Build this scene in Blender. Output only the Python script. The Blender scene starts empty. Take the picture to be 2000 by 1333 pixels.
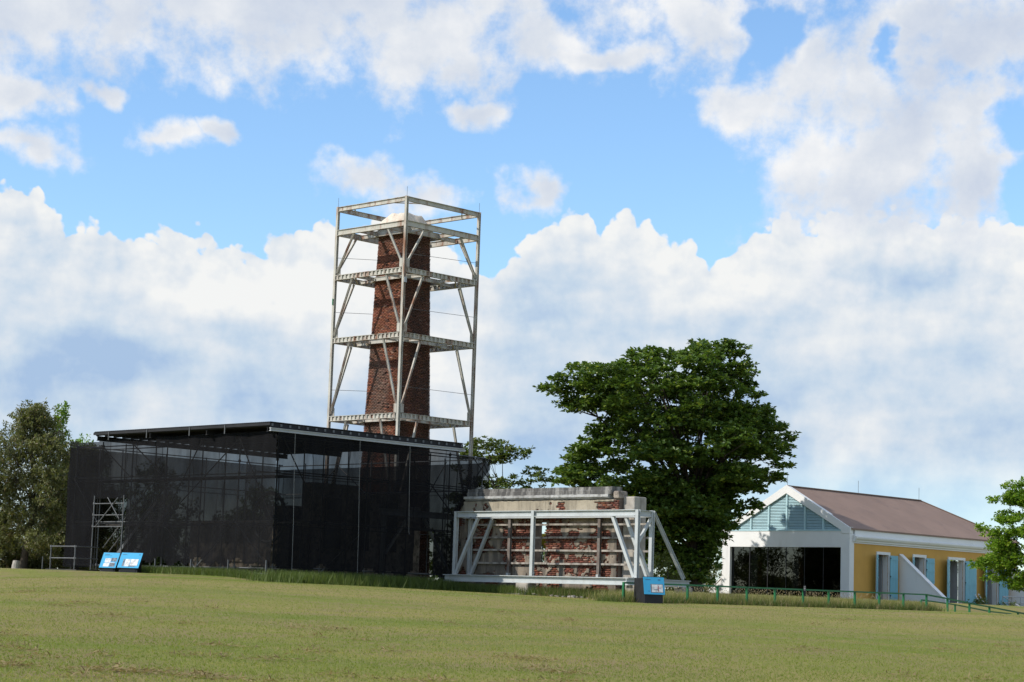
import bpy, math, random
import numpy as np
from mathutils import Matrix, Vector

random.seed(7)
rng = np.random.default_rng(7)
sc = bpy.context.scene
col = sc.collection
R = math.radians

# ------------------------------------------------------------------ camera
PITCH, ROLL, EYE = 0.12871774, 0.0332520, 1.65
Fw = Vector((0, math.cos(PITCH), math.sin(PITCH)))
Up = Vector((0, -math.sin(PITCH), math.cos(PITCH)))
Rt = Vector((1, 0, 0))
cr = Rt * math.cos(ROLL) + Up * math.sin(ROLL)
cu = Up * math.cos(ROLL) - Rt * math.sin(ROLL)
cd = bpy.data.cameras.new('camera')
cam = bpy.data.objects.new('camera', cd)
col.objects.link(cam)
M = Matrix((cr, cu, -Fw)).transposed().to_4x4()
M.translation = Vector((0, 0, EYE))
cam.matrix_world = M
cd.sensor_width = 36.0
cd.lens = 71.907
cd.clip_start = 0.1
cd.clip_end = 5000
sc.camera = cam

# ------------------------------------------------------------------ sun, exposure
TO_SUN = Vector((-3.95, -1.25, 3.25)).normalized()
sd = bpy.data.lights.new('sun', 'SUN')
sd.energy = 3.5
sd.angle = R(0.53)
sd.color = (1.0, 0.94, 0.85)
sun = bpy.data.objects.new('sun', sd)
col.objects.link(sun)
sun.rotation_euler = (-TO_SUN).to_track_quat('-Z', 'Y').to_euler()
sc.view_settings.view_transform = 'Standard'
sc.view_settings.look = 'None'
sc.view_settings.gamma = 1.0
sc.view_settings.exposure = 0.0
sc.cycles.transparent_max_bounces = 24
sc.cycles.max_bounces = 6

# ------------------------------------------------------------------ node helper
class NT:
    def __init__(s, tree):
        s.t = tree
        s.n = tree.nodes
        s.l = tree.links
    def new(s, typ, **kw):
        nd = s.n.new(typ)
        for k, v in kw.items():
            setattr(nd, k, v)
        return nd
    def put(s, sock, v):
        if v is None:
            return
        if isinstance(v, bpy.types.NodeSocket):
            s.l.new(v, sock)
        else:
            sock.default_value = v
    def m(s, op, a, b=None, c=None, clamp=False):
        nd = s.new('ShaderNodeMath', operation=op, use_clamp=clamp)
        s.put(nd.inputs[0], a); s.put(nd.inputs[1], b); s.put(nd.inputs[2], c)
        return nd.outputs[0]
    def v(s, op, a, b=None, c=None):
        nd = s.new('ShaderNodeVectorMath', operation=op)
        s.put(nd.inputs[0], a); s.put(nd.inputs[1], b); s.put(nd.inputs[2], c)
        return nd.outputs['Value' if op in ('LENGTH', 'DISTANCE', 'DOT_PRODUCT') else 'Vector']
    def comb(s, x, y, z=0.0):
        nd = s.new('ShaderNodeCombineXYZ')
        s.put(nd.inputs[0], x); s.put(nd.inputs[1], y); s.put(nd.inputs[2], z)
        return nd.outputs[0]
    def sep(s, v):
        nd = s.new('ShaderNodeSeparateXYZ'); s.put(nd.inputs[0], v)
        return nd.outputs
    def noise(s, v, scale, detail=4.0, rough=0.5, dist=0.0):
        nd = s.new('ShaderNodeTexNoise')
        s.put(nd.inputs['Vector'], v)
        nd.inputs['Scale'].default_value = scale
        nd.inputs['Detail'].default_value = detail
        nd.inputs['Roughness'].default_value = rough
        nd.inputs['Distortion'].default_value = dist
        return nd.outputs['Fac']
    def ss(s, x, lo, hi, a=0.0, b=1.0):
        nd = s.new('ShaderNodeMapRange', interpolation_type='SMOOTHSTEP')
        s.put(nd.inputs[0], x); s.put(nd.inputs[1], lo); s.put(nd.inputs[2], hi)
        s.put(nd.inputs[3], a); s.put(nd.inputs[4], b)
        return nd.outputs[0]
    def mix(s, f, a, b, typ='MIX'):
        nd = s.new('ShaderNodeMix', data_type='RGBA', blend_type=typ)
        s.put(nd.inputs[0], f)
        s.put(nd.inputs[6], a if isinstance(a, bpy.types.NodeSocket) else (*a, 1.0))
        s.put(nd.inputs[7], b if isinstance(b, bpy.types.NodeSocket) else (*b, 1.0))
        return nd.outputs[2]
    def ramp(s, f, stops, interp='LINEAR'):
        nd = s.new('ShaderNodeValToRGB')
        nd.color_ramp.interpolation = interp
        e = nd.color_ramp.elements
        while len(e) < len(stops):
            e.new(0.5)
        for i, (p, c) in enumerate(stops):
            e[i].position = p
            e[i].color = (*c, 1.0) if len(c) == 3 else c
        s.put(nd.inputs[0], f)
        return nd.outputs[0]

# ------------------------------------------------------------------ world: sky with cumulus
w = bpy.data.worlds.new('World')
sc.world = w
w.use_nodes = True
w.node_tree.nodes.clear()
n = NT(w.node_tree)
sky = n.new('ShaderNodeTexSky')
sky.sky_type = 'NISHITA'
sky.sun_disc = False
sky.sun_elevation = math.asin(TO_SUN.z)
sky.sun_rotation = math.atan2(TO_SUN.x, TO_SUN.y)
sky.altitude = 0
sky.air_density = 1.0
sky.dust_density = 0.3
sky.ozone_density = 3.0
gen = n.new('ShaderNodeTexCoord').outputs['Generated']
D = n.v('NORMALIZE', gen)
dx, dy, dz = n.sep(D)
DEG = 57.29578
el = n.m('MULTIPLY', n.m('ARCSINE', dz), DEG)
az0 = n.m('MULTIPLY', n.m('ARCTAN2', dx, dy), DEG)
az = n.m('MULTIPLY', az0, n.m('SQRT', n.m('SUBTRACT', 1.0, n.m('MULTIPLY', dz, dz))))
P = n.comb(az, el, 0.0)                    # degrees on the dome; noise scales are per degree
def n2(v, scale, detail, rough, color=False):
    nd = n.new('ShaderNodeTexNoise', noise_dimensions='2D')
    n.put(nd.inputs['Vector'], v)
    nd.inputs['Scale'].default_value = scale
    nd.inputs['Detail'].default_value = detail
    nd.inputs['Roughness'].default_value = rough
    return nd.outputs['Color' if color else 'Fac']
wv = n.v('SUBTRACT', n2(P, 0.42, 4, 0.55, True), (0.5, 0.5, 0.5))
Pw = n.v('MULTIPLY_ADD', wv, (2.6, 1.5, 0), P)
CL_SOFT = [(-6.5,16.9,9.5,2.4),(-8.36,16.3,8.60,1.95),(-13.89,15.8,4.30,2.0),(-3.23,15.75,3.73,1.62),(-1.87,14.9,1.29,0.9),(0.60,15.88,1.6,1.0),(2.4,15.43,1.8,0.42),(-13.82,13.35,1.29,0.72),(-11.73,13.52,0.65,0.36),(-9.76,12.62,1.08,0.46),(-8.62,12.81,0.50,0.36),(-13.45,11.99,1.15,0.60),(4.85,16.11,1.6,1.58),(6.50,14.09,1.43,0.86),(9.09,14.58,2.87,2.44),(12.49,15.91,3.73,2.01),(9.97,12.19,2.72,2.44),(8.40,12.34,1.29,1.72),(12.78,12.73,1.7,3.0),(11.0,13.5,2.4,2.4),(-1.24,13.64,0.7,0.5),(-4.37,11.56,1.43,0.60),(-2.61,11.31,1.29,0.50),(0.44,11.56,0.57,0.65)]
CL_HOLE = [(7.12,15.77,0.75,0.7),(10.65,15.64,0.4,0.5),(14.1,13.5,1.0,0.5),(14.3,11.74,0.8,0.9)]
CL_TOP = [(-16.0,10.5),(-14.43,11.15),(-13.61,11.17),(-13.08,10.49),(-12.72,10.35),(-11.18,10.17),(-9.76,10.15),(-8.76,9.96),(-7.61,9.75),(-6.77,10.19),(-5.62,10.42),(-4.48,10.73),(-2.29,10.54),(-1.24,9.72),(-0.65,9.4),(-0.09,10.05),(1.04,11.08),(1.91,11.42),(2.44,10.76),(3.22,11.31),(4.11,10.73),(4.84,10.57),(5.57,9.95),(6.57,10.55),(7.56,11.20),(9.98,11.35),(13.48,11.05),(16.0,10.6)]
cosd = lambda d: math.cos(R(d))
def blobs(lst):
    acc = None
    for a, e, sx, sy in lst:
        a *= cosd(e)
        q = n.v('LENGTH', n.v('MULTIPLY_ADD', Pw, (1 / sx, 1 / sy, 0), (-a / sx, -e / sy, 0)))
        acc = q if acc is None else n.m('MINIMUM', acc, q)
    return n.m('MAXIMUM', n.m('SUBTRACT', 1.0, acc), -1.2)
fine = n2(P, 0.75, 7, 0.6)
gcov = n.m('MULTIPLY', n.m('SUBTRACT', n.noise(n.v('MULTIPLY', D, (1, 1, 1.8)), 3.2, 3, 0.5), 0.47), 5.0)
inview = n.m('MULTIPLY', n.ss(n.m('ABSOLUTE', az0), 14.8, 20.0, 1.0, 0.0), n.ss(el, 17.0, 22.0, 1.0, 0.0))
# soft, ragged upper cloud
hole = n.m('MAXIMUM', n.m('ADD', blobs(CL_HOLE), 0.45), 0.0)
ca = n.m('SUBTRACT', blobs(CL_SOFT), n.m('MULTIPLY', hole, 0.95))
ca = n.m('MULTIPLY_ADD', inview, n.m('SUBTRACT', ca, gcov), gcov)
ca_n = n.m('MULTIPLY_ADD', n.m('SUBTRACT', fine, 0.5), 2.1, ca)
den_a = n.ss(ca_n, -0.32, 0.72)
# cumulus bank with a crisp, puffy top
tp = n.new('ShaderNodeMapRange')
n.put(tp.inputs[0], n.sep(n.v('MULTIPLY_ADD', wv, (0.9, 0.7, 0), P))[0]); tp.inputs[1].default_value = -16; tp.inputs[2].default_value = 16
top = n.ramp(tp.outputs[0], [((a * cosd(e) + 16) / 32, ((e - 8) / 5,) * 3) for a, e in CL_TOP])
top = n.m('MULTIPLY_ADD', top, 5.0, 8.0)
def puffs(v):
    vo = n.new('ShaderNodeTexVoronoi', feature='F1', voronoi_dimensions='2D')
    n.put(vo.inputs['Vector'], n.v('MULTIPLY_ADD', wv, (0.5, 0.5, 0.5), v))
    vo.inputs['Scale'].default_value = 1.1
    vo.inputs['Detail'].default_value = 2.0
    vo.inputs['Roughness'].default_value = 0.5
    return vo.outputs['Distance']
pf = puffs(P)
cb0 = n.m('SUBTRACT', top, el)
cb = n.m('ADD', n.m('MULTIPLY_ADD', n.m('SUBTRACT', 0.45, pf), 0.85, cb0), n.m('MULTIPLY', n.m('SUBTRACT', fine, 0.5), 0.7))
den_b = n.m('MULTIPLY', n.ss(cb, -0.05, 0.14), n.ss(el, 1.5, 5.0, 0.35, 1.0))
# shading: relief towards the sun, sunny crests, blue-grey bands lower down
off = n.v('ADD', P, (-0.8, 0.8, 0))
rel = n.m('SUBTRACT', n2(P, 0.26, 7, 0.6), n2(off, 0.26, 7, 0.6))
relp = n.m('SUBTRACT', puffs(n.v('ADD', P, (-0.25, 0.3, 0))), pf)
band = n2(n.v('MULTIPLY', P, (1, 3.2, 1)), 0.13, 4, 0.5)
crest = n.ss(cb0, -0.2, 2.6, 0.30, 0.0)
depth = n.ss(el, 3.5, 9.5, -0.36, 0.0)
lb = n.m('ADD', n.m('MULTIPLY_ADD', rel, 1.3, 0.68), n.m('MULTIPLY', relp, n.ss(cb0, 0.2, 4.0, 0.26, 0.07)))
lb = n.m('ADD', lb, n.m('ADD', crest, depth))
lb = n.m('MULTIPLY_ADD', n.m('SUBTRACT', band, 0.5), 1.7, lb)
c_bank = n.ramp(lb, [(0.0, (0.40, 0.55, 0.77)), (0.35, (0.565, 0.685, 0.82)), (0.68, (0.745, 0.80, 0.86)), (1.0, (0.905, 0.915, 0.91))])
la = n.m('ADD', n.m('MULTIPLY_ADD', rel, 1.3, 0.80), n.m('MULTIPLY', n.m('SUBTRACT', band, 0.5), 0.8))
la = n.m('SUBTRACT', la, n.ss(ca, 0.05, 0.8, 0.0, 0.30))
c_soft = n.ramp(la, [(0.0, (0.54, 0.62, 0.77)), (0.5, (0.71, 0.76, 0.84)), (1.0, (0.93, 0.935, 0.945))])
EXPO = 0.38
sc.view_settings.exposure = EXPO
skyc = n.mix(1.0, sky.outputs[0], (0.15 * 0.90, 0.15 * 1.00, 0.15 * 1.06), 'MULTIPLY')
c = n.mix(1.0, n.mix(n.m('MULTIPLY', den_b, inview), skyc, n.mix(1.0, c_bank, (2 ** -EXPO,) * 3, 'MULTIPLY')), (1, 1, 1), 'MULTIPLY')
c = n.mix(n.m('MULTIPLY', den_a, n.ss(el, 0.5, 6.0)), c, n.mix(1.0, c_soft, (2 ** -EXPO,) * 3, 'MULTIPLY'))
bg = n.new('ShaderNodeBackground')
c10 = n.mix(1.0, c, (1 / 0.15,) * 3, 'MULTIPLY')
n.put(bg.inputs[0], c10)
bg.inputs[1].default_value = 0.15
w.cycles.sampling_method = 'MANUAL'
w.cycles.sample_map_resolution = 256
wo = n.new('ShaderNodeOutputWorld')
n.l.new(bg.outputs[0], wo.inputs[0])

# ------------------------------------------------------------------ python noise
def _h(ix, iy, s):
    v = (ix * 374761393 + iy * 668265263 + s * 2147483647) & 0xffffffff
    v = ((v ^ (v >> 13)) * 1274126177) & 0xffffffff
    return ((v ^ (v >> 16)) & 0xffff) / 65535.0
def vnoise(x, y, s=0):
    x = np.asarray(x, float); y = np.asarray(y, float)
    ix = np.floor(x).astype(np.int64); iy = np.floor(y).astype(np.int64)
    fx = x - ix; fy = y - iy
    fx = fx * fx * (3 - 2 * fx); fy = fy * fy * (3 - 2 * fy)
    a = _h(ix, iy, s) * (1 - fx) + _h(ix + 1, iy, s) * fx
    b = _h(ix, iy + 1, s) * (1 - fx) + _h(ix + 1, iy + 1, s) * fx
    return a * (1 - fy) + b * fy
def fbm(x, y, s=0, o=4):
    t = 0; a = 0.5
    for k in range(o):
        t = t + a * vnoise(np.asarray(x) * 2 ** k, np.asarray(y) * 2 ** k, s + k)
        a *= 0.5
    return t / (1 - 0.5 ** o)
def sstep(a, b, x):
    t = np.clip((np.asarray(x, float) - a) / (b - a), 0, 1)
    return t * t * (3 - 2 * t)

# ------------------------------------------------------------------ materials
def new_mat(name):
    m = bpy.data.materials.new(name)
    m.use_nodes = True
    m.node_tree.nodes.clear()
    t = NT(m.node_tree)
    out = t.new('ShaderNodeOutputMaterial')
    return m, t, out
def principled(t, out, colr, rough=0.6, spec=0.3, metal=0.0, bump=None, bstr=0.3, bdist=0.02):
    b = t.new('ShaderNodeBsdfPrincipled')
    t.put(b.inputs['Base Color'], colr if isinstance(colr, bpy.types.NodeSocket) else (*colr, 1))
    t.put(b.inputs['Roughness'], rough)
    b.inputs['Specular IOR Level'].default_value = spec
    b.inputs['Metallic'].default_value = metal
    if bump is not None:
        bn = t.new('ShaderNodeBump')
        bn.inputs['Strength'].default_value = bstr
        bn.inputs['Distance'].default_value = bdist
        t.put(bn.inputs['Height'], bump)
        t.l.new(bn.outputs[0], b.inputs['Normal'])
    t.l.new(b.outputs[0], out.inputs[0])
    return b
MATS = {}
def simple(name, c, rough=0.6, var=0.15, scale=3.0, spec=0.3, metal=0.0, dirt=None, dirt_amt=0.5, streak=True, bstr=0.15):
    m, t, out = new_mat(name)
    g = t.new('ShaderNodeNewGeometry').outputs['Position']
    nz = t.noise(g, scale, 5, 0.6)
    c2 = t.mix(t.ss(nz, 0.3, 0.7), tuple(x * (1 - var) for x in c), tuple(min(1, x * (1 + var)) for x in c))
    if dirt is not None:
        vec = t.v('MULTIPLY', g, (1, 1, 0.22)) if streak else g
        dn = t.noise(vec, scale * 1.7, 6, 0.62)
        c2 = t.mix(t.ss(dn, 1 - dirt_amt - 0.12, 1 - dirt_amt + 0.14), c2, dirt)
    principled(t, out, c2, rough, spec, metal, t.noise(g, scale * 9, 4, 0.6), bstr)
    MATS[name] = m
    return m
simple('steel_white', (0.43, 0.455, 0.455), 0.5, 0.08, 2.5, dirt=(0.36, 0.33, 0.27), dirt_amt=0.33)
simple('steel_rusty', (0.43, 0.41, 0.355), 0.6, 0.12, 1.8, dirt=(0.20, 0.085, 0.04), dirt_amt=0.42)
simple('steel_brown', (0.16, 0.14, 0.125), 0.6, 0.2, 3, dirt=(0.12, 0.06, 0.035), dirt_amt=0.4)
simple('scaffold_tube', (0.10, 0.104, 0.108), 0.55, 0.25, 4, spec=0.3)
simple('galvanised', (0.105, 0.108, 0.112), 0.5, 0.2, 3, spec=0.4, metal=0.1)
simple('roof_dark', (0.012, 0.012, 0.014), 0.7, 0.3, 1.2, dirt=(0.028, 0.025, 0.023), dirt_amt=0.35, streak=False)
simple('timber_dark', (0.05, 0.045, 0.042), 0.8, 0.3, 3)
simple('brown_waler', (0.33, 0.30, 0.26), 0.75, 0.2, 2.5, dirt=(0.13, 0.11, 0.095), dirt_amt=0.48)
simple('concrete', (0.33, 0.30, 0.26), 0.85, 0.2, 2.5, dirt=(0.16, 0.14, 0.12), dirt_amt=0.4)
simple('mortar', (0.17, 0.13, 0.105), 0.9, 0.25, 4)
simple('wall_white', (0.74, 0.74, 0.73), 0.7, 0.03, 0.7, dirt=(0.56, 0.55, 0.53), dirt_amt=0.30, bstr=0.05)
simple('wall_ochre', (0.58, 0.325, 0.075), 0.75, 0.06, 0.6, dirt=(0.48, 0.265, 0.068), dirt_amt=0.32, bstr=0.05)
simple('interior', (0.30, 0.29, 0.28), 0.8, 0.1, 1)
simple('interior_floor', (0.12, 0.11, 0.10), 0.6, 0.1, 1)
simple('roof_sheet', (0.25, 0.168, 0.130), 0.7, 0.07, 0.5, dirt=(0.21, 0.142, 0.113), dirt_amt=0.4, streak=False)
simple('shutter_blue', (0.20, 0.43, 0.52), 0.5, 0.06, 1.5, dirt=(0.17, 0.37, 0.44), dirt_amt=0.35)
simple('louvre_blue', (0.42, 0.60, 0.645), 0.5, 0.06, 1.5)
simple('black_iron', (0.02, 0.02, 0.022), 0.5, 0.2, 4)
simple('fence_green', (0.012, 0.13, 0.045), 0.45, 0.15, 3, dirt=(0.03, 0.15, 0.07), dirt_amt=0.3)
simple('sign_black', (0.018, 0.018, 0.021), 0.5, 0.2, 3)
simple('sign_blue', (0.05, 0.35, 0.60), 0.4, 0.03, 2)
simple('sign_print', (0.60, 0.60, 0.60), 0.5, 0.25, 9)
simple('sign_photo', (0.16, 0.18, 0.21), 0.5, 0.6, 14)
simple('sign_ink', (0.05, 0.13, 0.22), 0.5, 0.1, 9)
simple('sign_red', (0.30, 0.06, 0.05), 0.5, 0.1, 9)
simple('plastic_yellow', (0.62, 0.52, 0.06), 0.5, 0.1, 3)
simple('bark_grey', (0.07, 0.056, 0.044), 0.9, 0.35, 3, dirt=(0.05, 0.042, 0.034), dirt_amt=0.45, bstr=0.6)
simple('stone_rubble', (0.29, 0.245, 0.20), 0.9, 0.35, 2.2, dirt=(0.09, 0.075, 0.065), dirt_amt=0.45, streak=False, bstr=0.5)
simple('grey_paint', (0.36, 0.375, 0.39), 0.6, 0.08, 2)
simple('rope', (0.24, 0.24, 0.235), 0.7, 0.1, 5)

def plaster_mat(name, base, dark, amt):
    m, t, out = new_mat(name)
    g = t.new('ShaderNodeNewGeometry').outputs['Position']
    a = t.noise(g, 0.9, 7, 0.65)
    b = t.noise(t.v('MULTIPLY', g, (1, 1, 0.18)), 2.6, 7, 0.65)
    c_ = t.noise(g, 7, 5, 0.7)
    cc = t.mix(t.ss(a, 0.35, 0.65), base, tuple(x * 0.78 for x in base))
    cc = t.mix(t.m('MULTIPLY', t.ss(b, 0.62 - amt, 0.82 - amt), 0.85), cc, dark)
    cc = t.mix(t.ss(c_, 0.63, 0.75), cc, tuple(x * 0.5 for x in dark))
    principled(t, out, cc, 0.9, 0.15, 0, t.noise(g, 16, 6, 0.7), 0.5)
    MATS[name] = m
plaster_mat('plaster_cream', (0.40, 0.35, 0.265), (0.18, 0.155, 0.12), 0.17)
plaster_mat('plaster_grey', (0.30, 0.25, 0.195), (0.11, 0.095, 0.08), 0.22)
plaster_mat('cornice_stain', (0.30, 0.29, 0.27), (0.055, 0.053, 0.052), 0.26)
plaster_mat('cornice_white', (0.47, 0.465, 0.45), (0.20, 0.195, 0.185), 0.15)
plaster_mat('cap_plaster', (0.62, 0.55, 0.46), (0.40, 0.27, 0.20), 0.12)

def brick_mat(name, tint_scale=1.0):
    m, t, out = new_mat(name)
    at = t.new('ShaderNodeAttribute', attribute_name='tint')
    g = t.new('ShaderNodeNewGeometry').outputs['Position']
    nz = t.noise(g, 22, 5, 0.7)
    c_ = t.mix(t.m('MULTIPLY', t.ss(nz, 0.45, 0.8), 0.5), at.outputs['Color'], (0.06, 0.045, 0.04))
    principled(t, out, c_, 0.9, 0.12, 0, nz, 0.6)
    MATS[name] = m
brick_mat('brick')

def leaf_mat(name, dark, light, warm, trans=0.35, rough=0.5):
    m, t, out = new_mat(name)
    at = t.new('ShaderNodeAttribute', attribute_name='tint')
    x, y, z = t.sep(at.outputs['Vector'])
    c_ = t.mix(x, dark, light)
    c_ = t.mix(t.ss(y, 0.8, 1.0), c_, warm)
    b = t.new('ShaderNodeBsdfPrincipled')
    t.put(b.inputs['Base Color'], c_)
    b.inputs['Roughness'].default_value = rough
    b.inputs['Specular IOR Level'].default_value = 0.35
    tr = t.new('ShaderNodeBsdfTranslucent')
    t.put(tr.inputs[0], t.mix(1.0, c_, (1.15, 1.25, 0.55), 'MULTIPLY'))
    mx = t.new('ShaderNodeMixShader')
    mx.inputs[0].default_value = trans
    t.l.new(b.outputs[0], mx.inputs[1]); t.l.new(tr.outputs[0], mx.inputs[2])
    t.l.new(mx.outputs[0], out.inputs[0])
    MATS[name] = m
leaf_mat('leaf_almond', (0.038, 0.080, 0.018), (0.14, 0.215, 0.042), (0.24, 0.29, 0.05), 0.33, 0.40)
leaf_mat('leaf_almond_pale', (0.06, 0.095, 0.026), (0.16, 0.21, 0.055), (0.22, 0.19, 0.06), 0.3, 0.45)
leaf_mat('leaf_scrub', (0.08, 0.095, 0.038), (0.22, 0.225, 0.095), (0.27, 0.21, 0.14), 0.35)
leaf_mat('leaf_bright', (0.085, 0.17, 0.018), (0.23, 0.36, 0.04), (0.34, 0.40, 0.06), 0.45)
leaf_mat('leaf_olive', (0.07, 0.095, 0.028), (0.16, 0.19, 0.05), (0.26, 0.25, 0.09), 0.35)
leaf_mat('grass_blade', (0.158, 0.202, 0.038), (0.265, 0.288, 0.066), (0.36, 0.305, 0.125), 0.5, 0.6)
leaf_mat('grass_tall', (0.048, 0.085, 0.016), (0.15, 0.19, 0.042), (0.32, 0.22, 0.13), 0.35, 0.6)
leaf_mat('grass_seed', (0.15, 0.17, 0.05), (0.30, 0.28, 0.10), (0.42, 0.33, 0.22), 0.35, 0.7)
leaf_mat('hay', (0.21, 0.15, 0.08), (0.36, 0.27, 0.15), (0.12, 0.085, 0.045), 0.3, 0.8)

def net_mat():
    m, t, out = new_mat('debris_net')
    g = t.new('ShaderNodeTexCoord').outputs['Object']
    x, y, z = t.sep(g)
    wob = t.m('MULTIPLY', t.m('SUBTRACT', t.noise(g, 0.7, 3, 0.5), 0.5), 0.5)
    u = t.m('ADD', t.m('ADD', x, y), wob)
    pu = t.m('MULTIPLY', u, 0.54); pv = t.m('MULTIPLY', z, 0.52)
    wn = t.new('ShaderNodeTexWhiteNoise', noise_dimensions='2D')
    t.put(wn.inputs['Vector'], t.comb(t.m('FLOOR', pu), t.m('FLOOR', pv), 0.0))
    seam = t.m('MAXIMUM', t.ss(t.m('ABSOLUTE', t.m('SUBTRACT', t.m('FRACT', pu), 0.5)), 0.475, 0.495), t.ss(t.m('ABSOLUTE', t.m('SUBTRACT', t.m('FRACT', pv), 0.5)), 0.48, 0.495))
    a = t.noise(t.v('MULTIPLY', g, (1, 1, 0.35)), 1.1, 6, 0.65)
    op = t.m('ADD', t.ss(a, 0.3, 0.7, 0.76, 0.86), t.m('MULTIPLY', wn.outputs['Value'], 0.07))
    op = t.m('MINIMUM', t.m('MULTIPLY_ADD', seam, 0.10, op), 0.97)
    d = t.new('ShaderNodeBsdfDiffuse')
    t.put(d.inputs[0], t.mix(t.noise(t.v('MULTIPLY', g, (1, 1, 0.25)), 2.3, 5, 0.65), (0.006, 0.006, 0.0066), (0.017, 0.017, 0.0185)))
    tr = t.new('ShaderNodeBsdfTransparent')
    mx = t.new('ShaderNodeMixShader')
    t.put(mx.inputs[0], op)
    t.l.new(tr.outputs[0], mx.inputs[1]); t.l.new(d.outputs[0], mx.inputs[2])
    t.l.new(mx.outputs[0], out.inputs[0])
    MATS['debris_net'] = m
net_mat()
def glass_mat():
    m, t, out = new_mat('tinted_glass')
    tr = t.new('ShaderNodeBsdfTransparent'); tr.inputs[0].default_value = (0.05, 0.052, 0.056, 1)
    gl = t.new('ShaderNodeBsdfGlossy'); gl.inputs['Roughness'].default_value = 0.01
    gl.inputs[0].default_value = (0.9, 0.95, 1, 1)
    fr = t.new('ShaderNodeFresnel'); fr.inputs[0].default_value = 1.5
    mx = t.new('ShaderNodeMixShader')
    t.l.new(fr.outputs[0], mx.inputs[0])
    t.l.new(tr.outputs[0], mx.inputs[1]); t.l.new(gl.outputs[0], mx.inputs[2])
    t.l.new(mx.outputs[0], out.inputs[0])
    MATS['tinted_glass'] = m
glass_mat()
def lawn_mat():
    m, t, out = new_mat('lawn')
    g = t.new('ShaderNodeNewGeometry').outputs['Position']
    a = t.noise(t.v('MULTIPLY', g, (0.55, 1, 1)), 0.10, 5, 0.6)
    b = t.noise(t.v('MULTIPLY', g, (0.7, 1, 1)), 0.55, 6, 0.65)
    c_ = t.noise(g, 5.0, 6, 0.7)
    e = t.noise(g, 38.0, 4, 0.7)
    k = t.mix(t.ss(a, 0.38, 0.60), (0.170, 0.212, 0.040), (0.29, 0.25, 0.088))
    k = t.mix(t.m('MULTIPLY', t.ss(b, 0.42, 0.62), 0.85), k, (0.27, 0.21, 0.105))
    k = t.mix(t.m('MULTIPLY', t.ss(c_, 0.5, 0.75), 0.55), k, (0.14, 0.16, 0.040))
    k = t.mix(t.m('MULTIPLY', t.ss(e, 0.5, 0.75), 0.5), k, (0.25, 0.235, 0.10))
    principled(t, out, k, 0.95, 0.1, 0, t.m('ADD', e, c_), 0.9, 0.05)
    MATS['lawn'] = m
lawn_mat()

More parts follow.
